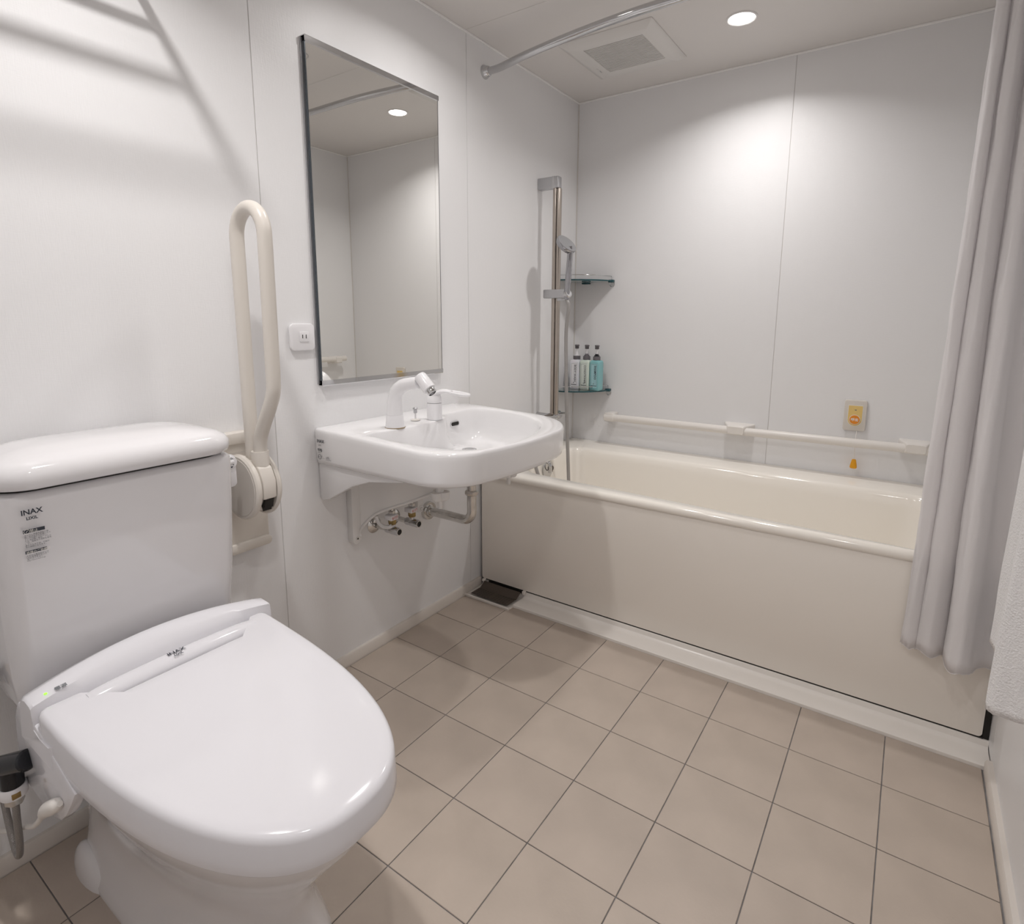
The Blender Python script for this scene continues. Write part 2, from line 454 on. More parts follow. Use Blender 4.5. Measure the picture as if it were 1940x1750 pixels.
box('gap_shadow_strip', 1.5985, 1.611, .279, .283, .03, .45, M['dark'], bt, smooth=0, label='dark gap at right end of apron')
box('foot_shade_strip', .002, 1.6, .2770, .290, .0298, .0345, M['dark'], bt, smooth=0)  # dark strip painted in for the shade between kerb and apron
# overflow plate, plug and chain on the left inner wall
ov = cyl('overflow_plate', (.147, .548, .428), (.153, .548, .4278), .040, M['chrome'], bt, bev=.002, label='round chrome overflow plate')
cyl('plug_knob', (.153, .566, .428), (.163, .566, .428), .011, M['drain'], ov, bev=.002)
tube('chain', cr([(.160, .566, .430), (.165, .560, .416), (.167, .550, .422), (.167, .541, .436), (.163, .535, .452), (.155, .532, .462)], 5), .0016, M['drain'], ov, seg=6)
tube('lever_cap', cr([(.156, .532, .462), (.168, .529, .458), (.174, .527, .443), (.173, .527, .418)], 5), [.007] * 8 + [.008] * 8, M['chrome'], ov)

ov.location += Vector((-.043, .057, .006))

# ================================================================== TOILET
TY = -1.0225; LY = -1.031
t = empty('toilet', (.4, TY, 0), 'white toilet with cistern and closed electronic bidet seat lid', 'toilet')
def sring(x0, x1, hw, z, n=2.4, N=56, back=5.0, cy=TY, xm=None):
    xm = xm if xm is not None else x0 + (x1 - x0) * .38
    out = []
    for k in range(N):
        a = 2 * PI * k / N; c, s = math.cos(a), math.sin(a)
        e = n if c > 0 else back
        rx = (x1 - xm) if c > 0 else (xm - x0)
        rad = (abs(c) ** e + abs(s) ** e) ** (-1 / e)
        out.append((xm + rx * c * rad, cy + hw * s * rad, z))
    return out
rings = [sring(.045, .655, .128, 0.0, 2.6), sring(.045, .655, .128, .012, 2.6), sring(.052, .645, .122, .03, 2.6),
         sring(.06, .625, .112, .09, 2.5), sring(.065, .635, .110, .15, 2.4), sring(.07, .67, .122, .21, 2.3),
         sring(.075, .72, .148, .27, 2.2), sring(.08, .765, .170, .325, 2.1), sring(.08, .778, .174, .365, 2.2),
         sring(.08, .785, .178, .380, 2.2), sring(.085, .78, .172, .3865, 2.2)]
loft('bowl', rings, M['toilet'], t, smooth=60)
# little side foot bulge
for s in (-1, 1):
    me = bpy.data.meshes.new('b'); bm = bmesh.new(); bmesh.ops.create_icosphere(bm, subdivisions=3, radius=1)
    for v in bm.verts: v.co = Vector((.135 + v.co.x * .075, TY + s * .112 + v.co.y * .026, max(0, v.co.z) * .058))
    bm.to_mesh(me); bm.free()
    link(me, 'foot_cover', M['toilet'], t, smooth=60)
# tank
def tank_ring(x1, hw, z, r=.03, bow=.008, x0=.012):
    out = []
    for x, y in rr(x0, x1, -hw, hw, r, 6):
        if x > .1: x += bow * (1 - (y / hw) ** 2)
        out.append((x, TY + y, z))
    return out
rings = [tank_ring(.135, .165, .372), tank_ring(.150, .180, .380), tank_ring(.163, .189, .41), tank_ring(.170, .192, .46), tank_ring(.182, .196, .55),
         tank_ring(.193, .199, .68), tank_ring(.199, .1995, .775), tank_ring(.198, .1985, .787), tank_ring(.192, .192, .7925)]
tk = loft('tank', rings, M['toilet'], t, smooth=45)
rings = []
for s, z, xx in ((-.008, .7995, .205), (.0, .8000, .2085), (.005, .8035, .2125), (.0072, .812, .2145), (.0068, .823, .2140), (.002, .833, .2095), (-.010, .8415, .198), (-.034, .849, .176), (-.064, .8545, .150), (-.095, .857, .125)):
    rings.append(tank_ring(xx, .1925 + s, z, .050 if s > -.04 else .03, .014 if s > -.03 else 0, .006 + max(0, -s) * .45))
loft('tank_lid', rings, M['toilet'], tk, smooth=60)
loft('lid_gap_shade', [tank_ring(.189, .184, zz, .045, .012, .02) for zz in (.791, .8015)], M['dark'], tk, smooth=0)  # dark insert that paints in the shade of the gap below the lid
# prints on the tank
xf = .2035
text('brand_print', 'INAX', .0118, (.2073, -1.1875, .7595), (0, 1, 0), (0, 0, 1), M['print'], tk, bold=.0003)
text('brand_print', 'LIXIL', .0070, (.2070, -1.1815, .7505), (0, 1, 0), (0, 0, 1), M['print'], tk, bold=.0002)
def lab_x(z): return .1995 + (z - .68) * .0632 + .0025
for (z0, z1) in ((.7285, .7345), (.6935, .6985)):
    strip('label_bar', [(lab_x(z0) + .0004, -1.1875, z0), (lab_x(z0) + .0011, -1.159, z0), (lab_x(z1) + .0011, -1.159, z1), (lab_x(z1) + .0004, -1.1875, z1)], M['print'], tk)
text('label_text', '⊘禁止', .0056, (.2073, -1.187, .7295), (0, 1, 0), (0, 0, 1), M['printwhite'], tk)
text('label_text', '修理のご依頼は', .0046, (.2063, -1.187, .6945), (0, 1, 0), (0, 0, 1), M['printwhite'], tk)
text('label_text', 'タンクに芳香洗浄剤や薬\n品、石けんなどを置いたり\nタンク内部に入れない。\nまた洗剤類に酸性、アルカ\nリ性、塩素系の洗剤を使用\nしない。\n漏水や止水不良、作動不\n良の原因になります。', .0029, (.2067, -1.187, .7245), (.02, 1, 0), (.06, 0, 1), M['print'], tk, space=1.0)
text('label_text', 'お求めの販売店または\nLIXIL修理受付センター\n☎0120-179-411\nhttp://www.lixil.co.jp', .0029, (.2047, -1.187, .6895), (.02, 1, 0), (.06, 0, 1), M['print'], tk, space=.95)
# flush lever on the right side of the tank
cyl('lever_shaft', (.110, TY + .185, .752), (.110, TY + .240, .752), .009, M['whiteplastic'], tk)
fh = prism('flush_handle', rr(-.800, -.776, .694, .768, .010, 5), .100, .114, YZ, M['whiteplastic'], tk, bev=.002)
cyl('handle_disc', (.112, -.788, .751), (.1165, -.788, .751), .0135, M['whiteplastic'], fh, bev=.001)
text('handle_print', '小', .010, (.1172, -.7935, .7555), (0, 1, 0), (0, 0, 1), M['print'], fh, bold=.0002)
text('handle_print', '大', .011, (.1172, -.7935, .7455), (0, 1, 0), (0, 0, 1), M['print'], fh, bold=.0003)
strip('handle_print', [(.1172, -.792, .7425), (.1172, -.7845, .7425), (.1172, -.7883, .7385)], M['print'], fh)
# electronic bidet seat body
def body_prof(f):
    """x-z cross section; f=0 middle, 1 at the ends"""
    dz = -.016 * f * f; bx = .006 + .035 * f * f
    return [(.19 + bx * .4, .392), (.195 + bx * .5, .455 + dz), (.199 + bx * .6, .478 + dz), (.204 + bx * .7, .4885 + dz), (.215 + bx * .9, .494 + dz), (.232 + bx, .492 + dz),
            (.250 + bx * .7, .484 + dz * .7), (.263 + bx * .4, .468 + dz * .5), (.271 + bx * .25, .450), (.280, .436), (.305, .430), (.345, .432), (.350, .392)]
rings = []
hw = .201
for k in range(25):
    u = -1 + 2 * k / 24
    rings.append([(x, TY + u * hw, z) for x, z in body_prof(abs(u))])
for e, q in ((0, -1), (1, 1)):
    pr_ = body_prof(1)
    cxx = .27; czz = .42
    extra = [(cxx + (x - cxx) * .93, TY + q * (hw + .004), czz + (z - czz) * .93) for x, z in pr_]
    if q < 0: rings.insert(0, extra)
    else: rings.append(extra)
bs = loft('bidet_unit', rings, M['lid'], t, smooth=40)
sp = [(.236, .462), (.206, .452), (.182, .420), (.173, .375), (.172, .340), (.180, .308), (.190, .297), (.235, .293), (.300, .292), (.345, .306), (.372, .330), (.400, .362), (.425, .394), (.33, .425), (.288, .440)]
for q in (-1, 1):
    ya, yb = TY + q * .186, TY + q * .2040
    prism('side_panel', sp, min(ya, yb), max(ya, yb), XZ, M['lid'], bs, bev=.004)
text('brand_print', 'INAX', .0125, (.3165, -1.040, .4788), (.0, 1, 0), (-1, 0, .02), M['print'], bs, bold=.0003)
text('brand_print', 'LIXIL', .0070, (.3245, -1.033, .4772), (.0, 1, 0), (-1, 0, .25), M['print'], bs, bold=.0002)
box('sensor_window', .2835, .2915, -1.030, -1.008, .4575, .4625, M['ivorymat'], bs, bev=.001)
lathe('power_light', [(.0025, 0), (.0022, .0008), (0, .0010)], (.2665, -1.2035, .4790), M['led'], bs, seg=12, label='small glowing green power light')
text('power_print', '電源', .0085, (.2710, -1.1920, .4800), (.0, 1, .05), (-1, 0, .25), M['printgrey'], bs, bold=.0002)
# hinge bar
bar = []
for k in range(15):
    u = -1 + 2 * k / 14; y = LY + .0115 + u * .1435; e = 1 - .12 * abs(u) ** 8
    bar.append([(.3105 + .0215 * math.cos(a) * e, y, .4545 + .0185 * math.sin(a) * e + .004 * (1 - u * u)) for a in [2 * PI * j / 24 for j in range(24)]])
loft('hinge_bar', bar, M['lid'], t, smooth=50)
# lid

def lid_outline():
    P = []
    x_s, a_, b_ = .30, .515, .1935
    for k in range(61):
        th = -PI / 2 + PI * k / 60
        c, s = math.cos(th), math.sin(th); n = 2.5
        r_ = (abs(c) ** n + abs(s) ** n) ** (-1 / n)
        P.append((x_s + a_ * c * r_, LY + b_ * s * r_))
    P += [(.290, LY + .1925), (.283, LY + .186), (.282, LY + .166), (.286, LY + .1605), (.334, LY + .1595), (.3385, LY + .155),
          (.3385, LY - .132), (.334, LY - .1365), (.286, LY - .1375), (.282, LY - .143), (.283, LY - .186), (.290, LY - .1925)]
    return P
LO = polar(lid_outline(), .50, LY, 240)
def lid_z(x, y):
    tl = (x - .30) / .53
    rho = min(1, ((abs(x - .52) / .31) ** 2.5 + (abs(y - LY) / .195) ** 2.5) ** .4)
    return .4385 + .030 * (1 - tl) + .005 * (1 - rho ** 3)
def lid_ring(off, dz, zabs=None):
    out = []
    for x, y in LO:
        dx, dy = x - .50, y - LY; d = math.hypot(dx, dy); f = (d - off) / d
        xx, yy = .50 + dx * f, LY + dy * f
        out.append((xx, yy, zabs + .008 * (1 - (xx - .30) / .53) if zabs else lid_z(xx, yy) + dz))
    return out
rings = [lid_ring(.010, 0, .389), lid_ring(.002, 0, .388), lid_ring(-.001, 0, .392), lid_ring(0, 0, .405), lid_ring(.001, -.010), lid_ring(.003, -.005), lid_ring(.0065, -.0018), lid_ring(.011, 0),
         lid_ring(.03, 0), lid_ring(.06, 0), lid_ring(.10, 0), lid_ring(.14, 0)]
rings.append([(.50 + (x - .50) * .1, LY + (y - LY) * .1, lid_z(.50 + (x - .50) * .1, LY + (y - LY) * .1)) for x, y in LO])
loft('lid', rings, M['lid'], t, smooth=50)
# seat under the lid
rings = [[(.5 + (x - .5) * s, LY + (y - LY) * s, z) for x, y in polar(lid_outline(), .5, LY, 90)] for s, z in ((.945, .3945), (.955, .3955), (.955, .404), (.945, .41))]
loft('seat', rings, M['toilet'], t, smooth=50)

# bidet connections
wsup = None
wsup = cyl('water_elbow', (.238, -1.2305, .365), (.158, -1.262, .330), .017, M['black'], t, bev=.003, label='black water inlet elbow')
cyl('elbow_outlet', (.197, -1.245, .345), (.195, -1.245, .306), .0165, M['black'], wsup, bev=.003)
lathe('clip', [(.0175, 0), (.0195, .003), (.0195, .017), (.0175, .020)], (.195, -1.245, .288), M['whiteplastic'], wsup, label='white plastic hose clip')
box('clip_tab', .150, .172, -1.256, -1.240, .292, .322, M['whiteplastic'], wsup, bev=.003)
box('brass_insert', .2105, .2150, -1.252, -1.240, .292, .302, M['brass'], wsup, bev=.001)
lathe('nut', [(.010, 0), (.0135, .003), (.0135, .013), (.010, .016)], (.195, -1.245, .272), M['dullchrome'], wsup, seg=6)
tube('braided_hose', cr([(.195, -1.245, .275), (.193, -1.246, .24), (.187, -1.246, .195), (.172, -1.246, .158), (.150, -1.245, .152), (.128, -1.244, .18), (.108, -1.243, .24), (.085, -1.242, .31), (.05, -1.242, .38), (.0, -1.242, .40)], 6), .0054, M['braid'], wsup)
cyl('wall_flange', (W, -1.242, .40), (.0, -1.242, .40), .025, M['chrome'], wsup, bev=.002)
pc = tube('moulded_plug', cr([(.372, -1.2305, .356), (.362, -1.233, .350), (.345, -1.2345, .338), (.322, -1.2355, .322), (.300, -1.2355, .302), (.290, -1.2355, .293)], 4),
     [.004, .006, .0078, .0092, .010, .0106, .011, .0113, .0115, .0115, .0113, .011, .0105, .0098, .009, .0082, .0072, .0064, .0056, .005, .0045], M['rail'], t, label='cream moulded plug')
tube('power_cable', cr([(.292, -1.2355, .295), (.270, -1.2355, .272), (.235, -1.2355, .243), (.19, -1.2355, .216), (.12, -1.2355, .170), (.05, -1.236, .127), (-.005, -1.236, .095)], 6), .0042, M['rail'], pc)

# ================================================================== FOLD-UP GRAB BAR
g = empty('fold_up_grab_bar', (0, -.70, .5), 'ivory fold-up U shaped grab bar on left wall beside the toilet', 'grab bar')
wp = prism('wall_plate', rr(-.80, -.643, .49, .775, .010, 4), W, .010, YZ, M['ivory'], g, bev=.003)
prism('plate_cap', rr(-.80, -.641, .768, .797, .013, 5), W, .022, YZ, M['ivory'], wp, bev=.005)
prism('plate_foot', rr(-.80, -.641, .490, .515, .012, 5), W, .020, YZ, M['ivory'], wp, bev=.004)
box('seam_line', .0098, .0106, -.80, -.648, .744, .7456, M['joint'], wp, smooth=0)
by, bz, bx = -.7195, .678, .078
cyl('pivot_housing', (bx, by - .026, bz), (bx, by + .016, bz), .066, M['ivory'], g, seg=48, bev=.003)
box('housing_neck', W, bx, by - .026, by + .02, bz - .045, bz + .06, M['ivory'], g, bev=.006)
dsc = cyl('side_disc', (bx, by - .036, bz), (bx, by - .020, bz), .078, M['ivory'], g, seg=56, bev=.004)
cyl('disc_face', (bx, by - .0368, bz), (bx, by - .0345, bz), .069, M['ivorymat'], dsc, seg=56, bev=.0008)
cyl('side_disc', (bx, by + .018, bz), (bx, by + .030, bz), .078, M['ivory'], g, seg=56, bev=.004)
prism('pivot_cover', [(bx + .01, bz + .068), (bx + .060, bz + .052), (bx + .075, bz + .02), (bx + .074, bz - .022), (bx + .03, bz - .03)], by - .018, by + .016, XZ, M['ivory'], g, bev=.004)
prism('brake_teeth', [(bx + .03, bz - .030), (bx + .070, bz - .022), (bx + .068, bz - .030), (bx + .064, bz - .046), (bx + .062, bz - .036), (bx + .056, bz - .054), (bx + .05, bz - .038), (bx + .04, bz - .046)], by - .012, by + .010, XZ, M['dark'], g)
ty_ = -.7195
pts = [(.0885, ty_, .735), (.0885, ty_, .80), (.0885, ty_, 1.0), (.0885, ty_, 1.20)]
arc = [(.1415 - .053 * math.cos(a), ty_, 1.248 + .060 * math.sin(a)) for a in [PI * k / 12 for k in range(13)]]
right = [(.1945, ty_, 1.20), (.1925, ty_, 1.0), (.1915, ty_, .935), (.187, ty_, .905), (.170, ty_, .872), (.146, ty_, .835), (.128, ty_, .802), (.122, ty_, .775), (.121, ty_, .74)]
tube('bar_tube', pts + cr([Vector(p) for p in arc + right], 4), .0155, M['ivory'], g, seg=20, smooth=60)
lathe('socket_sleeve', [(.0150, 0), (.0185, .001), (.0200, .052), (.0195, .054), (.015, .054)], (.119, ty_, .712), M['ivory'], g)

# ================================================================== OUTLET
ol = empty('power_outlet', (W, -.5, .988), 'white square power outlet on wall left of the mirror', 'outlet')
prism('cover_plate', rr(-.5375, -.4615, .985, 1.058, .013, 5), W, -.001, YZ, M['whiteplastic'], ol, bev=.004)
sk = prism('socket', rr(-.511, -.4825, 1.009, 1.0365, .002, 2), -.004, .0012, YZ, M['whiteplastic'], ol, bev=.0008)
for yy in (-.5025, -.4915):
    box('slot', .0009, .0016, yy - .0011, yy + .0011, 1.0185, 1.0285, M['dark'], sk, smooth=0)

# ================================================================== MIRROR
mr = empty('wall_mirror', (W, -.196, .885), 'tall rectangular wall mirror with chrome edge channels above the basin', 'mirror')
y0, y1, z0, z1 = -.4465, .0535, .886, 1.783
box('mirror_glass', W + .002, .0005, y0 + .001, y1 - .001, z0 + .002, z1 - .002, M['mirror'], mr, smooth=0)
prism('top_channel', [(W, z1 + .002), (.003, z1 + .002), (.0042, z1), (.0042, z1 - .013), (W, z1 - .013)], y0 - .002, y1 + .002, XZ, M['chrome'], mr, smooth=0)
prism('bottom_channel', [(W, z0 - .002), (.003, z0 - .002), (.0042, z0), (.0042, z0 + .013), (W, z0 + .013)], y0 - .002, y1 + .002, XZ, M['chrome'], mr, smooth=0)
box('side_edge', W, .0012, y0 - .002, y0, z0, z1, M['edge'], mr, smooth=0)
box('side_edge', W, .0012, y1, y1 + .002, z0, z1, M['satin'], mr, smooth=0)
box('backing_rail', W, -.006, y0 - .008, y0 - .002, z0 + .004, z1 - .004, M['satin'], mr, smooth=0)

# ================================================================== WASHBASIN
SY = -.161
sk = empty('washbasin', (.28, SY, .56), 'white wall hung ceramic washbasin with wide side skirts', 'washbasin')
out = [(W + .0006, SY - .317)]
def front_x(q): return .530 - .060 * (q / .318) ** 2
rl, rr2 = .125, .205
xl, xr = front_x(.318 - rl) - rl, front_x(.318 - rr2) - rr2
out += [(xl + rl * math.sin(a), SY - .318 + rl - rl * math.cos(a)) for a in [PI / 2 * k / 16 for k in range(17)]]
out += [(front_x(q), SY + q) for q in [(-.318 + rl) + (.636 - rl - rr2) * k / 16 for k in range(1, 16)]]
out += [(xr + rr2 * math.cos(a), SY + .318 - rr2 + rr2 * math.sin(a)) for a in [PI / 2 * k / 20 for k in range(21)]]
out.append((W + .0006, SY + .317))
CX, CY = .30, SY
NB = 240
OUT = polar(out, CX, CY, NB)
inn = cr([(.160, -.425, 0), (.172, -.34, 0), (.174, -.20, 0), (.163, -.125, 0), (.150, -.098, 0), (.122, -.075, 0), (.113, -.03, 0), (.108, .045, 0), (.118, .100, 0), (.18, .120, 0), (.25, .119, 0), (.316, .103, 0), (.40, .052, 0), (.46, -.03, 0), (.498, -.155, 0), (.508, -.255, 0), (.495, -.335, 0), (.455, -.388, 0), (.40, -.418, 0), (.36, -.428, 0), (.29, -.435, 0), (.204, -.436, 0)], 8, closed=True)
INN = polar([(p.x, p.y) for p in inn], CX, CY, NB)
def zt(x): return .766 - .016 * min(1, max(0, (x - .08) / .45))
def oring(s, dz=None, z=None, back=True):
    o_ = []
    for x, y in OUT:
        w_ = min(1, max(0, x / .12)) if back else 1
        xx = x + (CX - x) * (1 - s) * w_; yy = CY + (y - CY) * s
        o_.append((xx, yy, zt(x) + dz if z is None else z))
    return o_
DX, DY = .200, -.044
def iring(s, dz=None, z=None, k=0.0):
    o_ = []
    cx, cy = CX + (DX - CX) * k, CY + (DY - CY) * k
    for x, y in INN:
        xx = cx + (x - CX) * s; yy = cy + (y - CY) * s
        o_.append((xx, yy, zt(x) + dz if z is None else z + max(0, (.0)) ))
    return o_
rings = [oring(.35, z=.632), oring(.5, z=.638), oring(.70, z=.650), oring(.85, z=.6585), oring(.93, z=.663), oring(.97, z=.6655), oring(.986, z=.670), oring(.991, z=.680),
         oring(.996, z=.70), oring(.999, dz=-.020), oring(.998, dz=-.010), oring(.992, dz=-.004), oring(.982, dz=-.0008), oring(.970, dz=0),
         iring(1.026, dz=0), iring(1.012, dz=-.0015), iring(1.0, dz=-.005), iring(.990, dz=-.012), iring(.974, dz=-.03), iring(.93, z=.703, k=.08), iring(.85, z=.682, k=.2),
         iring(.68, z=.663, k=.45), iring(.45, z=.656, k=.8), iring(.2, z=.652, k=1.0), iring(.09, z=.651, k=1.0)]
bas = loft('basin', rings, M['ceramic'], sk, smooth=60)
for q in (-1, 1):
    ya, yb = SY + q * .280, SY + q * .3055
    prism('side_skirt', [(W + .002, .70), (.30, .70), (.33, .662), (.27, .652), (.20, .642), (.13, .618), (.07, .586), (.03, .564), (.004, .556), (W + .002, .560)], min(ya, yb), max(ya, yb), XZ, M['ceramic'], sk, bev=.004)
box('back_apron', W + .001, .02, SY - .300, SY + .300, .60, .750, M['ceramic'], sk, bev=.005)
lathe('drain_ring', [(.024, -.002), (.024, .002), (.019, .003), (.014, .001), (.012, .0015), (0.0, .003)], (DX, DY, .6525), M['chrome'], sk, label='chrome drain with plug')
ovh = prism('overflow_hole', rr(-.044, .000, -.0085, .0085, .008, 6), 0, .004, lambda u, v, t_: (.118 + t_ + (.7245 + v - .7245) * -.0, u, .7265 + v), M['chrome'], sk)
prism('overflow_slot', rr(-.040, -.004, -.006, .006, .0055, 6), .002, .0047, lambda u, v, t_: (.118 + t_, u, .7265 + v), M['dark'], ovh)
text('brand_print', 'INAX', .013, (.006, SY - .3188, .730), (1, 0, 0), (0, 0, 1), M['print'], sk, bold=.0002)
text('brand_print', 'LIXIL', .006, (.012, SY - .3188, .721), (1, 0, 0), (0, 0, 1), M['print'], sk)
for k in range(5):
    x = .008 + k * .0032
    strip('hygiene_mark', [(x, SY - .3188, .706), (x + .0018, SY - .3188, .706), (x + .0018, SY - .3188, .713), (x, SY - .3188, .713)], M['print'], sk)
text('hygiene_mark', '❯', .010, (.022, SY - .3188, .7045), (1, 0, 0), (0, 0, 1), M['print'], sk, bold=.0002)
text('mark_print', '▬▬▬', .0035, (.008, SY - .3188, .7015), (1, 0, 0), (0, 0, 1), M['printgrey'], sk)
tube('certification_mark', [(.0145 + .0065 * math.cos(a), SY - .3178, .689 + .0065 * math.sin(a)) for a in [2 * PI * k / 20 for k in range(20)]], .0005, M['print'], sk, seg=4, closed=True)
text('certification_mark', 'JIS', .0058, (.0097, SY - .3188, .687), (1, 0, 0), (0, 0, 1), M['print'], sk)
text('rating_text', '〒\n―――', .0045, (.024, SY - .3188, .690), (1, 0, 0), (0, 0, 1), M['print'], sk)
text('rating_text', 'L-275FC\n株式会社\nLIXIL JAPAN', .0042, (.042, SY - .3188, .6905), (1, 0, 0), (0, 0, 1), M['print'], sk, space=.9)

fc = empty('swivel_spout', (.147, -.316, .762), 'white swivel spout with chrome tip at left of the basin deck', 'faucet')
fz = zt(.147)
lathe('spout_base', [(.0285, 0), (.0285, .0018), (.0272, .002), (.0262, .012), (.0240, .036), (.0236, .0365)], (.147, -.316, fz), M['whiteplastic'], fc)
cyl('base_ring', (.147, -.316, fz - .0008), (.147, -.316, fz + .0012), .0292, M['brass'], fc)
path = cr([(.147, -.316, fz + .037), (.1475, -.316, fz + .06), (.150, -.3155, fz + .085), (.160, -.3145, fz + .107), (.180, -.3125, fz + .122), (.206, -.310, fz + .129), (.236, -.3075, fz + .1335)], 6)
rad = [.0235 - (.0235 - .0165) * (i / (len(path) - 1)) ** .8 for i in range(len(path))]
tube('spout_arm', path, rad, M['whiteplastic'], fc, seg=28, smooth=60)
a = Vector((.238, -.3075, fz + .155)); d = Vector((.70, .03, -.71)).normalized()
h_ = lathe('spout_head', [(.0, 0), (.010, .0005), (.0155, .003), (.0175, .008), (.0185, .045), (.0183, .0525), (.016, .0535)], a, M['whiteplastic'], fc, axis=d, smooth=60)
lathe('chrome_aerator', [(.0130, 0), (.0130, .012), (.0120, .0145), (.0105, .015), (.0100, .010)], a + d * .0525, M['chrome'], h_, axis=d)

lv = empty('mixer_lever_faucet', (.15, -.152, .762), 'white single lever tap with loop handle right of the swivel spout', 'faucet')
lz = zt(.15)
lathe('valve_body', [(.0245, 0), (.0245, .0012), (.0236, .0015), (.0236, .050), (.0225, .051)], (.15, -.152, lz), M['whiteplastic'], lv)
cyl('base_ring', (.15, -.152, lz - .0008), (.15, -.152, lz + .001), .0252, M['satin'], lv)
lh = lathe('lever_cap', [(.0225, 0), (.0233, .0015), (.0225, .014), (.019, .024), (.011, .0305), (0, .032)], (.15, -.152, lz + .0525), M['whiteplastic'], lv, smooth=60)
path = cr([(.148, -.153, lz + .072), (.166, -.147, lz + .085), (.186, -.140, lz + .089), (.205, -.133, lz + .087)], 5)
rings = []
for i, p in enumerate(path):
    tt = i / (len(path) - 1); wv = .020 - .004 * tt; hv = .010 - .0055 * tt
    dr = Vector((.95, .31, 0)); sd = Vector((-.31, .95, 0))
    rings.append([p + sd * wv * math.cos(b) + Vector((0, 0, 1)) * hv * math.sin(b) for b in [2 * PI * j / 20 for j in range(20)]])
loft('lever_neck', rings, M['whiteplastic'], lh, smooth=60)
cc = Vector((.226, -.125, lz + .083)); dr = Vector((.93, .33, -.13)).normalized(); sd = Vector((-.33, .93, 0)).normalized()
tube('lever_loop', [cc + dr * .034 * math.cos(b) + sd * .0165 * math.sin(b) for b in [2 * PI * j / 36 for j in range(36)]], .0050, M['whiteplastic'], lh, seg=10, closed=True, smooth=60)

pk = empty('plug_pull_knob', (.121, -.2065, .764), 'small grey topped plug pull rod between the two taps', 'knob')
pz = zt(.121)
lathe('base_washer', [(.0145, 0), (.0145, .002), (.011, .0042), (.006, .0048)], (.121, -.2065, pz), M['rail'], pk, seg=24)
cyl('rod', (.121, -.2065, pz + .003), (.121, -.2065, pz + .026), .0026, M['whiteplastic'], pk, seg=12)
lathe('grip', [(.005, 0), (.0056, .001), (.0056, .011), (.0074, .0125), (.0074, .0155), (.006, .017)], (.121, -.2065, pz + .0225), M['satin'], pk, seg=20)

# under-basin fittings
brk = empty('trap_cover_bracket', (.05, -.25, .4), 'white plastic bracket plate with curved lower edge under the basin', 'bracket')
low = [(.004, -.372, .400), (.006, -.357, .393), (.010, -.346, .408), (.012, -.344, .432), (.040, -.314, .4745), (.080, -.283, .497), (.115, -.235, .510), (.150, -.205, .527), (.20, -.20, .55)]
lowc = cr(low[3:], 5)
top_ = [(p.x, p.y, .625) for p in lowc]
v = [tuple(p) for p in lowc] + top_ + [(p.x - .006, p.y + .004, p.z) for p in lowc] + [(p[0] - .006, p[1] + .004, p[2]) for p in top_]
n_ = len(lowc); f = []
for i in range(n_ - 1):
    f += [(i, i + 1, n_ + i + 1, n_ + i), (2 * n_ + i, 3 * n_ + i, 3 * n_ + i + 1, 2 * n_ + i + 1), (i, 2 * n_ + i, 2 * n_ + i + 1, i + 1)]
link(fixn(pydata('b', v, f)), 'side_plate', M['matteplastic'], brk, smooth=40)
prism('foot_plate', [(-.374, .625), (-.374, .402), (-.370, .394), (-.360, .389), (-.350, .392), (-.344, .40), (-.341, .43), (-.341, .625)], W, .013, YZ, M['matteplastic'], brk, bev=.002)
tube('rim_lip', cr([(.013, -.345, .412)] + low[3:], 5), .0048, M['matteplastic'], brk, seg=10)
cyl('screw', (.012, -.3585, .408), (.0155, -.3585, .408), .0055, M['dullchrome'], brk, seg=16)
cyl('screw_recess', (.0150, -.3585, .408), (.0158, -.3585, .408), .0028, M['dark'], brk, seg=8)
tube('cover_arm', cr([(.040, -.305, .470), (.046, -.302, .450), (.060, -.296, .438), (.078, -.288, .437), (.084, -.283, .442)], 5), .006, M['matteplastic'], brk, seg=12)
cyl('screw_boss', (W, -.078, .425), (.012, -.078, .425), .014, M['matteplastic'], brk, bev=.003)
cyl('screw', (.011, -.078, .425), (.015, -.078, .425), .0055, M['dullchrome'], brk, seg=16)
box('boss_arm', W, .010, -.092, -.064, .425, .52, M['matteplastic'], brk, bev=.004)

def valve(y, lab):
    e = empty('stop_valve', (.05, y, .42), lab, 'valve', 'chrome stop valves under the basin')
    lathe('wall_flange', [(.027, 0), (.027, .002), (.020, .008), (.013, .010)], (W, y, .4205), M['dullchrome'], e, axis=(1, 0, 0))
    cyl('inlet_pipe', (W, y, .4205), (.05, y, .4205), .0085, M['dullchrome'], e)
    lathe('valve_body', [(.0105, 0), (.0125, .004), (.0125, .012), (.0115, .015), (.013, .028), (.0125, .055), (.0115, .058), (.0090, .058), (.0085, .050)], (.045, y, .4205), M['chrome'], e, axis=(1, 0, 0))
    cyl('spindle_end', (.098, y, .4205), (.1015, y, .4205), .0088, M['dark'], e)
    cyl('branch', (.072, y, .425), (.072, y, .442), .0095, M['chrome'], e)
    lathe('brass_nut', [(.0115, 0), (.0125, .002), (.0125, .013), (.011, .015)], (.072, y, .440), M['brass'], e, seg=6)
    tg = box('warning_tag', .056, .088, y - .018, y + .012, .457, .472, M['whiteplastic'], e, bev=.002, label='white tag with red lettering')
    text('tag_print', '△止水栓\n 開ける↑', .0062, (.0888, y - .0165, .4655), (0, 1, 0), (0, 0, 1), M['printred'], tg, space=.8)
    lathe('packing_nut', [(.011, 0), (.0115, .001), (.0115, .010), (.009, .012)], (.072, y, .474), M['dullchrome'], e, seg=6)
    cyl('riser_pipe', (.072, y, .48), (.072, y, .61), .006, M['dullchrome'], e)
    return e
valve(-.2695, 'chrome stop valve under the basin, nearer the toilet')
valve(-.1835, 'chrome stop valve under the basin, nearer the drain pipe')
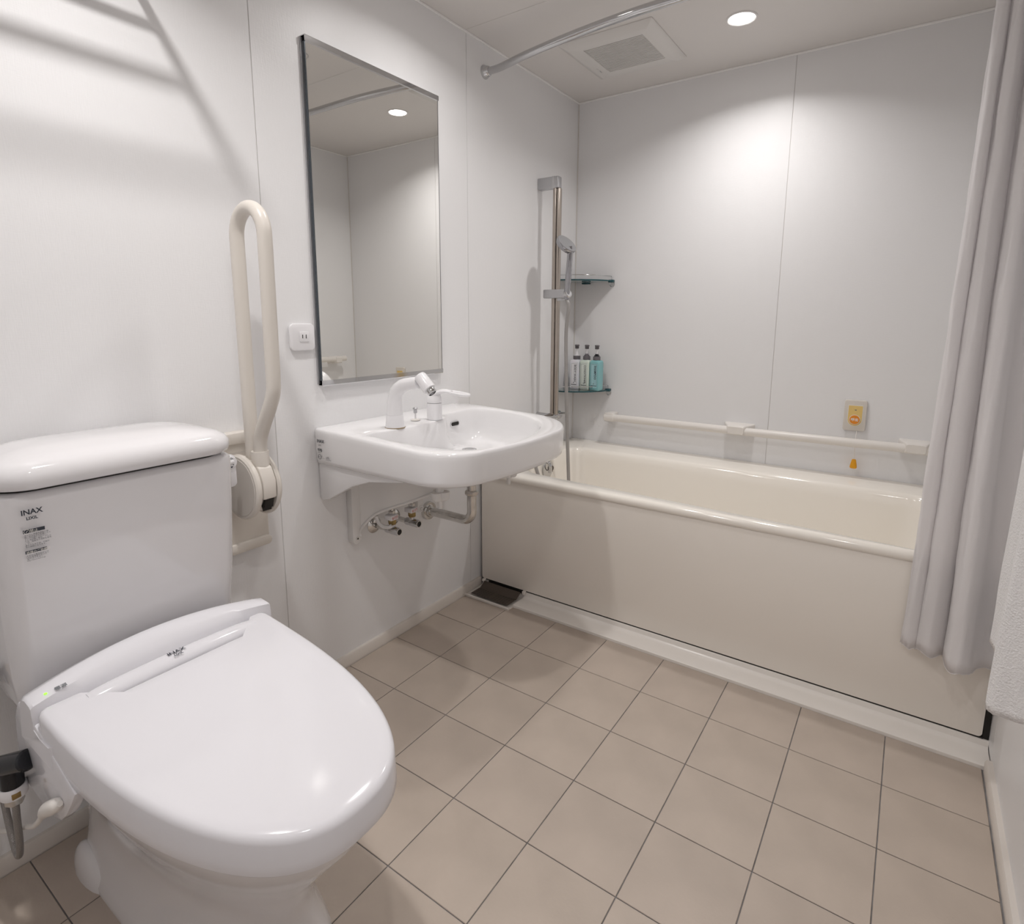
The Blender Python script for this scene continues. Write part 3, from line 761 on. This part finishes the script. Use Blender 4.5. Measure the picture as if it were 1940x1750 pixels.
dp = empty('drain_pipe', (.1, -.03, .4), 'chrome elbow waste pipe running from basin into the wall', 'pipe')
lathe('wall_flange', [(.033, 0), (.033, .003), (.031, .012), (.022, .0125), (.020, .022), (.017, .022)], (W, -.021, .399), M['dullchrome'], dp, axis=(1, 0, 0))
arc = [(.160 + .038 * math.sin(a), -.031, .442 - .038 * math.cos(a)) for a in [PI / 2 * k / 8 for k in range(9)]]
tube('bent_pipe', [(W, -.021, .399), (.03, -.023, .4), (.10, -.027, .4025)] + [(x, y, z) for x, y, z in arc] + [(.198, -.032, .46), (.200, -.034, .50), (.204, -.042, .62)], .0158, M['dullchrome'], dp, seg=24, smooth=60)
lathe('slip_nut', [(.018, 0), (.0205, .001), (.0225, .004), (.0225, .014), (.020, .017), (.0175, .018)], (.200, -.034, .497), M['dullchrome'], dp, seg=8)
for (x, y, z, lab) in ((.300, -.300, .596, 'white plastic wing nut under the left of the basin'), (.318, .010, .596, 'white plastic wing nut under the right of the basin')):
    e = empty('mounting_wing_nut', (x, y, z - .045), lab, 'wing nut', 'plastic wing nuts below the basin')
    lathe('hub', [(.010, 0), (.012, .003), (.012, .045), (.008, .047)], (x, y, z - .030), M['matteplastic'], e, seg=20)
    rings = []
    for zz, sc_ in ((z - .026, .80), (z - .022, .92), (z - .006, 1.0), (z - .002, .97)):
        rings.append([(x + (.017 + .012 * abs(math.cos(1.5 * a))) * math.cos(a + .5) * sc_, y + (.017 + .012 * abs(math.cos(1.5 * a))) * math.sin(a + .5) * sc_, zz) for a in [2 * PI * k / 48 for k in range(48)]])
    loft('lobed_grip', rings, M['matteplastic'], e, smooth=50)
    lathe('stem', [(.0055, 0), (.0065, .002), (.0065, .026)], (x, y, z - .052), M['matteplastic'], e, seg=14)

# ================================================================== SHOWER FITTINGS
sb = empty('shower_slide_bar', (.077, .70, .655), 'steel shower slide bar on left wall above the bathtub end', 'shower bar')
box('top_bracket', W, .0875, .684, .716, 1.604, 1.651, M['satin'], sb, bev=.004)
box('bracket_insert', .0565, .073, .6833, .7165, 1.603, 1.6515, M['chrome'], sb, bev=.003)
box('rail', .061, .0775, .688, .712, .655, 1.606, M['steel'], sb, bev=.004, seg=3)
box('rail', .0785, .094, .689, .711, .655, 1.606, M['steel'], sb, bev=.006, seg=3)
box('rail_groove', .064, .090, .6915, .708, .66, 1.6, M['dark'], sb, smooth=0)
sl = box('slider', .031, .150, .668, .692, 1.157, 1.194, M['satin'], sb, bev=.005, seg=3, label='grey slider holding the hand shower')
cyl('swivel_joint', (.148, .662, 1.170), (.166, .655, 1.176), .0175, M['chrome'], sl, bev=.004)
box('release_button', .098, .122, .672, .688, 1.146, 1.158, M['satin'], sl, bev=.002)
hs = empty('hand_shower', (.165, .655, 1.19), 'chrome hand shower with round flat head in its slider', 'hand shower')
tube('handle', [(.1535, .655, 1.150), (.157, .655, 1.19), (.1615, .656, 1.25), (.1665, .657, 1.33), (.166, .660, 1.362)], [.011, .0125, .0125, .0115, .010], M['chromedark'], hs, smooth=60)
n = Vector((.729, -.128, .665)).normalized(); c = Vector((.150, .660, 1.376))
hd = lathe('head', [(.030, -.024), (.041, -.020), (.0455, -.012), (.0465, -.002), (.0455, 0)], c, M['chromedark'], hs, axis=n, seg=48)
lathe('head_face', [(.0452, -.0005), (.0448, .0008), (.043, .0014), (0, .0018)], c, M['headface'], hd, axis=n, seg=48)
hz = tube('shower_hose', cr([(.1525, .656, 1.155), (.166, .655, 1.12), (.1565, .657, 1.05), (.1530, .660, .98), (.1565, .660, .86), (.1620, .660, .70), (.1700, .660, .54), (.1780, .660, .40), (.186, .655, .28), (.20, .62, .17), (.21, .55, .15), (.19, .505, .21), (.165, .490, .32), (.142, .480, .42), (.125, .475, .480), (.100, .49, .545), (.078, .52, .60), (.066, .548, .632)], 8), .0075, M['hose'])
tag(hz, 'grey shower hose hanging from the slider into the bathtub', 'hose')
mx = empty('bath_mixer_tap', (.05, .65, .63), 'chrome thermostatic bath mixer on left wall behind the basin', 'faucet')
cyl('mixer_body', (.062, .53, .645), (.062, .735, .645), .017, M['chrome'], mx, bev=.004)
for yy in (.56, .70):
    cyl('wall_union', (W, yy, .645), (.062, yy, .645), .013, M['chrome'], mx)
cyl('control_knob', (.062, .735, .645), (.062, .770, .645), .019, M['chrome'], mx, bev=.004)
cyl('control_knob', (.062, .49, .645), (.062, .53, .645), .019, M['chrome'], mx, bev=.004)
box('lever_fin', .058, .118, .742, .764, .652, .660, M['chrome'], mx, bev=.003)

def corner_shelf(z, lab, soap=False):
    e = empty('corner_shelf', (W, L, z), lab, 'shelf', 'glass corner shelves above the bathtub')
    r = .203; n_ = 18
    poly = [(W + .001, L - .001)] + [(W + .001 + r * math.sin(a), L - .001 - r * math.cos(a)) for a in [PI / 2 * k / n_ for k in range(n_ + 1)]]
    prism('glass_plate', poly, z - .003, z + .003, XY, M['glass'], e, bev=.0)
    rr_ = r + .0006
    rings = [[(W + .001 + q * math.sin(a), L - .001 - q * math.cos(a), zz) for q, zz in ((r + .0002, z - .003), (rr_ + .0006, z - .0028), (rr_ + .0006, z + .0028), (r + .0002, z + .003))] for a in [PI / 2 * (k + .2) / (n_ + .4) for k in range(n_ + 1)]]
    loft('glass_edge', rings, M['glassedge'], e)
    q = r - .008
    pts = [(W + .012, L - q - .0, z + .002), (W + .012, L - q - .0, z + .018), (W + .016, L - q, z + .022)] + \
          [(W + q * math.sin(a), L - q * math.cos(a), z + .022) for a in [PI / 2 * (k + 1.6) / (n_ + 1.2) * .94 for k in range(n_ - 1)]] + [(W + q, L - .016, z + .022), (W + q, L - .012, z + .018), (W + q, L - .012, z + .002)]
    tube('guard_rail', pts, .0018, M['chrome'], e, seg=8)
    for (cx, cy, ax) in ((W + .012, L - q, 1), (W + q, L - .012, 0)):
        box('clip', cx - .012, cx + .012, cy - .012, cy + .012, z - .007, z + .006, M['glassedge'], e, bev=.003)
        if ax: tube('wall_loop', [(W + .004, cy + .012 * math.cos(b), z - .012 + .014 * math.sin(b)) for b in [2 * PI * j / 20 for j in range(20)]], .0016, M['chrome'], e, seg=6, closed=True)
        else: tube('wall_loop', [(cx + .012 * math.cos(b), L - .004, z - .012 + .014 * math.sin(b)) for b in [2 * PI * j / 20 for j in range(20)]], .0016, M['chrome'], e, seg=6, closed=True)
    box('corner_clip', W + .05, W + .085, L - .030, L - .001, z - .012, z - .0035, M['glassedge'], e, bev=.003)
    return e
corner_shelf(1.2435, 'upper glass corner shelf, empty, behind the hand shower')
corner_shelf(.741, 'lower glass corner shelf carrying three pump bottles')

def bottle(x, y, word, mb, ml, collar, stem_mat, lab):
    z = .7442
    e = empty('pump_bottle', (x, y, z), lab, 'bottle', 'square pump bottles on the lower corner shelf')
    hwid = .0245
    rings = []
    for s, dz in ((.88, 0), (.97, .003), (1, .010), (1, .125), (.98, .132), (.85, .1375), (.45, .141)):
        rings.append([(x + px_, y + py_, z + dz) for px_, py_ in rr(-hwid * s, hwid * s, -hwid * s, hwid * s, .006 * s, 4)])
    b = loft('bottle_body', rings, mb, e, smooth=40)
    yf = y - hwid - .0006
    lb = prism('front_label', rr(x - .0165, x + .0155, z + .014, z + .124, .002, 2), yf, yf + .0008, XZ, ml, b)
    yq = yf - .0004
    for (a0, a1, b0, b1) in ((-.0145, -.0139, .018, .121), (.0132, .0138, .018, .121), (-.0145, .0138, .1204, .121), (-.0145, .0138, .0215, .024)):
        strip('label_line', [(x + a0, yq, z + b0), (x + a1, yq, z + b0), (x + a1, yq, z + b1), (x + a0, yq, z + b1)], M['print'], lb)
    text('label_word', word, .0135 if len(word) < 10 else .0125, (x + .0015, yq - .0002, z + .116), (0, 0, -1), (1, 0, 0), M['print'], lb, bold=.0002)
    text('label_word', '－－－－－－－－－', .0060, (x - .0045, yq - .0002, z + .114), (0, 0, -1), (1, 0, 0), M['printgrey'], lb)
    text('label_emblem', '❀', .0085, (x - .005, yq - .0002, z + .029), (1, 0, 0), (0, 0, 1), M['printgrey'], lb)
    lathe('collar', [(.0155, 0), (.0170, .001), (.0170, .016), (.0160, .018), (.012, .018)], (x, y, z + .139), M['greycap'], e, seg=24)
    lathe('pump_base', [(.0125, 0), (.0125, .004), (.0085, .007), (.0080, .011)] if collar else [(.0145, 0), (.0145, .003), (.0075, .006), (.0045, .018)], (x, y, z + .157), collar or M['whiteplastic'], e, seg=20)
    cyl('pump_stem', (x, y, z + .166), (x, y, z + .192), .0035, stem_mat, e, seg=12)
    hd_ = lathe('pump_head', [(.0085, 0), (.0095, .002), (.0095, .011), (.0105, .015), (.0105, .018), (.008, .019)], (x, y, z + .190), M['greycap'], e, seg=20)
    box('nozzle', x - .004, x + .016, y - .016, y - .004, z + .202, z + .2085, M['greycap'], hd_, bev=.002)
bottle(.0535, .942, 'BODY WASH', M['bottlewhite'], M['labwhite'], None, M['whiteplastic'], 'white BODY WASH pump bottle, leftmost of three on lower corner shelf')
bottle(.1045, .944, 'CONDITIONER', M['bottlegreen'], M['labgreen'], M['greycap'], M['whiteplastic'], 'pale green CONDITIONER pump bottle, middle of three on lower shelf')
bottle(.1555, .946, 'SHAMPOO', M['bottleteal'], M['labteal'], M['black'], M['whiteplastic'], 'teal SHAMPOO pump bottle, rightmost of three on lower shelf')

# ================================================================== HANDRAILS
def rail_bracket(name, parent, x, z, w, place):
    rings = []
    for d, ww, hh in ((0.0, w * .5, .022), (.006, w * .5, .022), (.030, w * .43, .021), (.052, w * .34, .0205), (.066, w * .30, .019), (.072, w * .26, .014)):
        rings.append([place(x + a_ , d, z + b_) for a_, b_ in rr(-ww, ww, -hh, hh, .006, 3)])
    return loft(name, rings, M['rail'], parent, smooth=40)
hr = empty('bath_handrail', (.8, L, .6), 'long ivory handrail on the back wall just above the bathtub', 'handrail')
PB = lambda a, d, b: (a, L - d, b)
tube('rail_tube', [(.205, .978, .6175), (.79, .978, .6190), (1.46, .978, .6230)], .0165, M['rail'], hr, seg=24, smooth=60)
rail_bracket('bracket', hr, .7870, .6235, .120, PB)
cyl('end_cap', (.190, .978, .6175), (.240, .978, .6177), .0195, M['rail'], hr, bev=.003)
box('bracket', .192, .236, .965, L, .600, .640, M['rail'], hr, bev=.006)
rail_bracket('bracket', hr, 1.400, .6260, .110, PB)
h2 = empty('side_handrail', (XR, .62, .8), 'short ivory handrail on the right wall behind the curtain', 'handrail')
PR = lambda a, d, b: (XR - d, a, b)
tube('rail_tube', [(1.560, .36, .822), (1.560, .905, .822)], .0165, M['rail'], h2, seg=24, smooth=60)
for yy in (.44, .845):
    rail_bracket('bracket', h2, yy, .815, .075, PR)
# call button
cb = empty('emergency_call_button', (1.2, L, .66), 'ivory call plate with orange button and pull cord above bathtub', 'call button')
def PC(u, v, t_): return (u + (v - .72) * .03, t_, v)
prism('cover_plate', rr(1.1635, 1.2375, .660, .777, .009, 5), L - .012, L, XZ, M['ivory'], cb, bev=.003)
fp = [(1.178, .756), (1.178, .705)] + [(1.201 - .023 * math.cos(a), .703 - .023 * math.sin(a)) for a in [PI * k / 14 for k in range(1, 14)]] + [(1.224, .705), (1.224, .756)]
fpo = [(1.1765, .7575), (1.1765, .705)] + [(1.201 - .0245 * math.cos(a), .703 - .0245 * math.sin(a)) for a in [PI * k / 14 for k in range(1, 14)]] + [(1.2255, .705), (1.2255, .7575)]
prism('plate_border', fpo, L - .0126, L - .011, XZ, M['whiteplastic'], cb)
fpp = prism('amber_face', fp, L - .0132, L - .011, XZ, M['amber'], cb, label='pale amber button face')
cyl('button', (1.201, L - .0130, .7035), (1.201, L - .0158, .7035), .0185, M['whiteplastic'], fpp)
cyl('button', (1.201, L - .0150, .7035), (1.201, L - .0172, .7035), .0170, M['orange'], fpp, bev=.0006, label='orange call button')
text('button_print', '呼出', .0125, (1.201, L - .0176, .6992), (1, 0, 0), (0, 0, 1), M['printwhite'], fpp, align='CENTER', bold=.0003)
box('indicator', 1.1985, 1.2045, L - .0138, L - .013, .7385, .7415, M['printgrey'], fpp, smooth=0)
tube('pull_cord', [(1.2115, L - .008, .662), (1.2115, L - .030, .640), (1.2125, L - .050, .628), (1.2130, L - .034, .600), (1.2135, L - .030, .556)], .0012, M['rail'], cb, seg=6)
lathe('pull_knob', [(.0105, 0), (.0122, .0025), (.0120, .008), (.0075, .030), (.0055, .034), (0, .0345)], (1.2135, L - .030, .5215), M['orangeknob'], cb, seg=24, label='orange pull knob')

# ================================================================== CURTAIN ROD, CURTAIN
rod = empty('curtain_rod', (.8, .25, 1.945), 'curved chrome shower curtain rod under the ceiling', 'curtain rod')
half = [(W, .3226), (.010, .3226), (.045, .322), (.095, .312), (.19, .288), (.37, .2575), (.53, .240), (.66, .2335)]
pts = [(x, y, 1.9446) for x, y in half] + [(1.6 - x, y, 1.9446) for x, y in reversed(half)]
tube('rod_tube', cr(pts, 5), .0125, M['chrome'], rod, seg=24, smooth=60)
lathe('wall_flange', [(.0235, 0), (.0235, .003), (.019, .012), (.016, .022), (.0135, .024)], (W, .3226, 1.9446), M['chrome'], rod, axis=(1, 0, 0))
lathe('wall_flange', [(.0235, 0), (.0235, .003), (.019, .012), (.016, .022), (.0135, .024)], (XR, .3226, 1.9446), M['chrome'], rod, axis=(-1, 0, 0))

ct = empty('shower_curtain', (1.5, .25, .23), 'white shower curtain gathered at the right end of the rod', 'curtain')
bot = [(1.4055, .262), (1.412, .250), (1.424, .246), (1.4375, .252), (1.4395, .264), (1.4385, .256), (1.446, .238), (1.462, .228), (1.482, .236), (1.4965, .252), (1.4985, .262), (1.4965, .240),
       (1.4985, .205), (1.507, .180), (1.522, .170), (1.540, .186), (1.556, .215), (1.575, .238), (1.600, .248), (1.604, .262), (1.590, .272)]
top = [(1.436, .312), (1.440, .296), (1.449, .288), (1.459, .294), (1.462, .312), (1.465, .300), (1.470, .284), (1.480, .276), (1.490, .288), (1.497, .306), (1.500, .316), (1.503, .300),
       (1.508, .276), (1.516, .262), (1.527, .266), (1.538, .284), (1.550, .306), (1.563, .318), (1.580, .314), (1.590, .322), (1.596, .330)]
bc = cr([(x, y, 0) for x, y in bot], 7); tc_ = cr([(x, y, 0) for x, y in top], 7)
NZ = 60; v = []; f = []; nb = len(bc)
import mathutils.noise as mn
for i in range(NZ + 1):
    k = i / NZ; z = .236 + (1.905 - .236) * k
    for j in range(nb):
        q = k ** .9
        p = bc[j].lerp(tc_[j], q)
        # the cloth rests against the apron below the rim
        wr_ = mn.noise(Vector((j * .11, z * 5.0, 3.1))) * .004 + mn.noise(Vector((j * .25, z * 14.0, 9.0))) * .0018
        hem = (.004 * math.sin(j * .33) + .003 * mn.noise(Vector((j * .3, 0, 0)))) * (1 - k) ** 8
        yb = min(p.y + wr_ * .6, .2635 if z < .5 else 9)
        v.append((p.x + wr_, yb, z + hem))
for i in range(NZ):
    for j in range(nb - 1):
        a = i * nb + j; f.append((a, a + 1, a + nb + 1, a + nb))
me = pydata('curtain', v, f)
o = link(me, 'curtain_cloth', M['curtain'], ct, smooth=180)
sd_ = o.modifiers.new('thick', 'SOLIDIFY'); sd_.thickness = .0009; sd_.offset = 0
hemp = [Vector(v[j]) + Vector((0, 0, .0)) for j in range(nb)]
tube('hem', hemp, .0009, M['curtain'], ct, seg=6)
for k in range(6):
    x = 1.445 + k * .028
    yy = .268 + .0545 * max(0, (x - 1.41) / .16) ** 1.2
    yy = min(yy, .3226)
    tube('curtain_ring', [(x, yy + .019 * math.cos(b), 1.9376 + .0215 * math.sin(b)) for b in [2 * PI * j / 18 for j in range(18)]], .0013, M['whiteplastic'], ct, seg=6, closed=True)

# ================================================================== TOWEL AND ITS RAIL (right wall)
tr = empty('towel_bar', (XR, -.45, 1.03), 'chrome towel bar on the right wall holding the white towel', 'towel bar')
cyl('bar', (1.545, -.46, 1.04), (1.545, -.19, 1.04), .009, M['chrome'], tr)
for yy in (-.445, -.205):
    cyl('post', (1.545, yy, 1.04), (XR, yy, 1.04), .010, M['chrome'], tr)
    cyl('flange', (XR - .006, yy, 1.04), (XR, yy, 1.04), .022, M['chrome'], tr, bev=.001)
tw = empty('towel', (1.53, -.4, .46), 'white terry bath towel folded over the bar at right edge', 'towel')
def towel_path(bot_, top_, name, seed, thick):
    b_ = cr([(x, y, z) for x, y, z in bot_], 8); t_ = cr([(x, y, 0) for x, y in top_], 8)
    nz = 48; v = []; f = []; n_ = len(b_)
    for i in range(nz + 1):
        k = i / nz
        for j in range(n_):
            x = b_[j].x + (t_[j].x - b_[j].x) * k; y = b_[j].y + (t_[j].y - b_[j].y) * k
            z = b_[j].z + (1.046 - b_[j].z) * k
            g = mn.noise(Vector((j * .16 + seed, z * 7, seed))) * .0035 * (1 - k)
            v.append((min(x + g, 1.600), y + g * .5, z + .002 * mn.noise(Vector((j * .5, seed, 0))) * (1 - k)))
    for i in range(nz):
        for j in range(n_ - 1):
            a = i * n_ + j; f.append((a, a + 1, a + n_ + 1, a + n_))
    o = link(pydata('towel', v, f), name, M['towel'], tw, smooth=180)
    sm = o.modifiers.new('s', 'SOLIDIFY'); sm.thickness = thick; sm.offset = 0
    return o
towel_path([(1.596, -.172, .503), (1.570, -.163, .503), (1.545, -.160, .502), (1.531, -.170, .500), (1.530, -.205, .498), (1.538, -.250, .498), (1.545, -.285, .50), (1.558, -.300, .50)],
           [(1.590, -.245), (1.570, -.232), (1.545, -.226), (1.531, -.238), (1.529, -.262), (1.529, -.285), (1.531, -.31), (1.535, -.325)], 'inner_fold', 2.0, .008)
towel_path([(1.560, -.300, .462), (1.540, -.315, .462), (1.520, -.335, .460), (1.514, -.348, .459), (1.524, -.360, .461), (1.545, -.370, .465), (1.570, -.378, .470), (1.596, -.380, .475)],
           [(1.531, -.310), (1.530, -.325), (1.530, -.345), (1.533, -.362), (1.545, -.368), (1.556, -.368), (1.562, -.366), (1.566, -.362)], 'outer_fold', 7.0, .009)
rings = []
for k in range(13):
    a = PI * k / 12
    rings.append([(1.545 + .0105 * math.cos(a), y, 1.045 + .0105 * math.sin(a)) for y in (-.235, -.365)] + [(1.545 + .0175 * math.cos(a), y, 1.045 + .0175 * math.sin(a)) for y in (-.365, -.235)])
rings = [[(x + .005, y, .60) for x, y, z in rings[0]]] + rings
loft('back_fold', rings, M['towel'], tw, smooth=60)

# ================================================================== TOWEL RACK ABOVE THE TOILET (just above the frame; its shadow falls on the wall)
rk = empty('towel_shelf_rack', (W, -1.05, 1.72), 'chrome hotel towel shelf rack on wall high above the toilet', 'towel rack')
for yy in (-.838, -1.34):
    cyl('arm', (W, yy, 1.735), (.232, yy, 1.735), .0095, M['chrome'], rk)
    lathe('wall_flange', [(.024, 0), (.024, .003), (.012, .012)], (W, yy, 1.735), M['chrome'], rk, axis=(1, 0, 0))
for xx in (.066, .139, .219):
    cyl('cross_bar', (xx, -.838, 1.735), (xx, -1.34, 1.735), .0075 if xx < .2 else .006, M['chrome'], rk)

# ================================================================== CEILING FIXTURES
def downlight(x, y, watts, spread, lab):
    e = empty('downlight', (x, y, H), lab, 'ceiling light', 'round recessed downlights')
    lathe('trim_ring', [(.049, 0), (.0485, -.0025), (.044, -.0040), (.0405, -.0020), (.0400, 0)], (x, y, H), M['trimring'], e, seg=48)
    lathe('diffuser', [(.0402, -.0005), (.040, -.0022), (0, -.0026)], (x, y, H), M['diffuser'], e, seg=40)
    ld = bpy.data.lights.new('downlight_lamp', 'AREA'); ld.shape = 'DISK'; ld.size = .072; ld.energy = watts; ld.color = LAMP_COL
    ld.spread = math.radians(spread)
    lo = bpy.data.objects.new('lamp', ld); COL.objects.link(lo); lo.parent = e; lo.location = (0, 0, -.006)
    return e
labs = ['round recessed downlight in ceiling above the bathtub', 'round recessed downlight above the washbasin, out of view', 'round recessed downlight above the toilet, out of view',
        'fill downlight added near the entrance, out of view']
for (x, y, w_, s_), lab in zip(LAMPS, labs): downlight(x, y, w_, s_, lab)
cp = lathe('access_cover', [(.042, 0), (.042, -.001), (.0405, -.0022), (.0385, -.0005), (.037, -.003), (0, -.0035)], (.655, .005, H), M['ceiling'], None, seg=40)
o = tube('cover_gap', [(.655 + .0425 * math.cos(a), .005 + .0425 * math.sin(a), H - .0006) for a in [2 * PI * k / 40 for k in range(40)]], .0012, M['satin'], cp, seg=6, closed=True)
tag(cp, 'small round cover plate on the ceiling seen in the mirror', 'ceiling cover')

vt = empty('ceiling_vent', (.374, .655, H), 'square white ventilation grille on ceiling above the bathtub', 'vent')
vx0, vx1, vy0, vy1 = .197, .551, .480, .832
ga, gb, gc, gd = .273, .497, .532, .754
rings = []
for ins, zz in ((0, H), (0, H - .003), (.004, H - .008), (.026, H - .018), (.030, H - .019)):
    rings.append([(x, y, zz) for x, y in rr(vx0 + ins, vx1 - ins, vy0 + ins, vy1 - ins, .004, 2)])
def gring(ins, zz): return [(x, y, zz) for x, y in rr(ga + ins, gb - ins, gc + ins, gd - ins, .002, 2)]
rings += [gring(0, H - .0195), gring(.0005, H - .006)]
loft('grille_frame', rings, M['grille'], vt, cap0=False, cap1=False, smooth=30)
box('grille_backing', ga, gb, gc, gd, H - .006, H - .004, M['dark'], vt, smooth=0)
n_s = 22; pitch = (gd - gc) / n_s
me_s = box_me(-(gb - ga) / 2 + .001, (gb - ga) / 2 - .001, -pitch * .27, pitch * .27, -.008, 0, 0)
me_s.materials.append(M['grille'])
for k in range(n_s):
    o = bpy.data.objects.new('slat', me_s); COL.objects.link(o); o.parent = vt
    o.location = Vector(((ga + gb) / 2, gc + (k + .5) * pitch, H - .0105)) - WLOC[vt.name]
text('vent_print', 'INAX', .009, (.243, .740, H - .0198), (0, -1, 0), (1, 0, 0), M['printgrey'], vt)
box('vent_tab', .240, .246, .700, .722, H - .0202, H - .0185, M['joint'], vt, smooth=0)
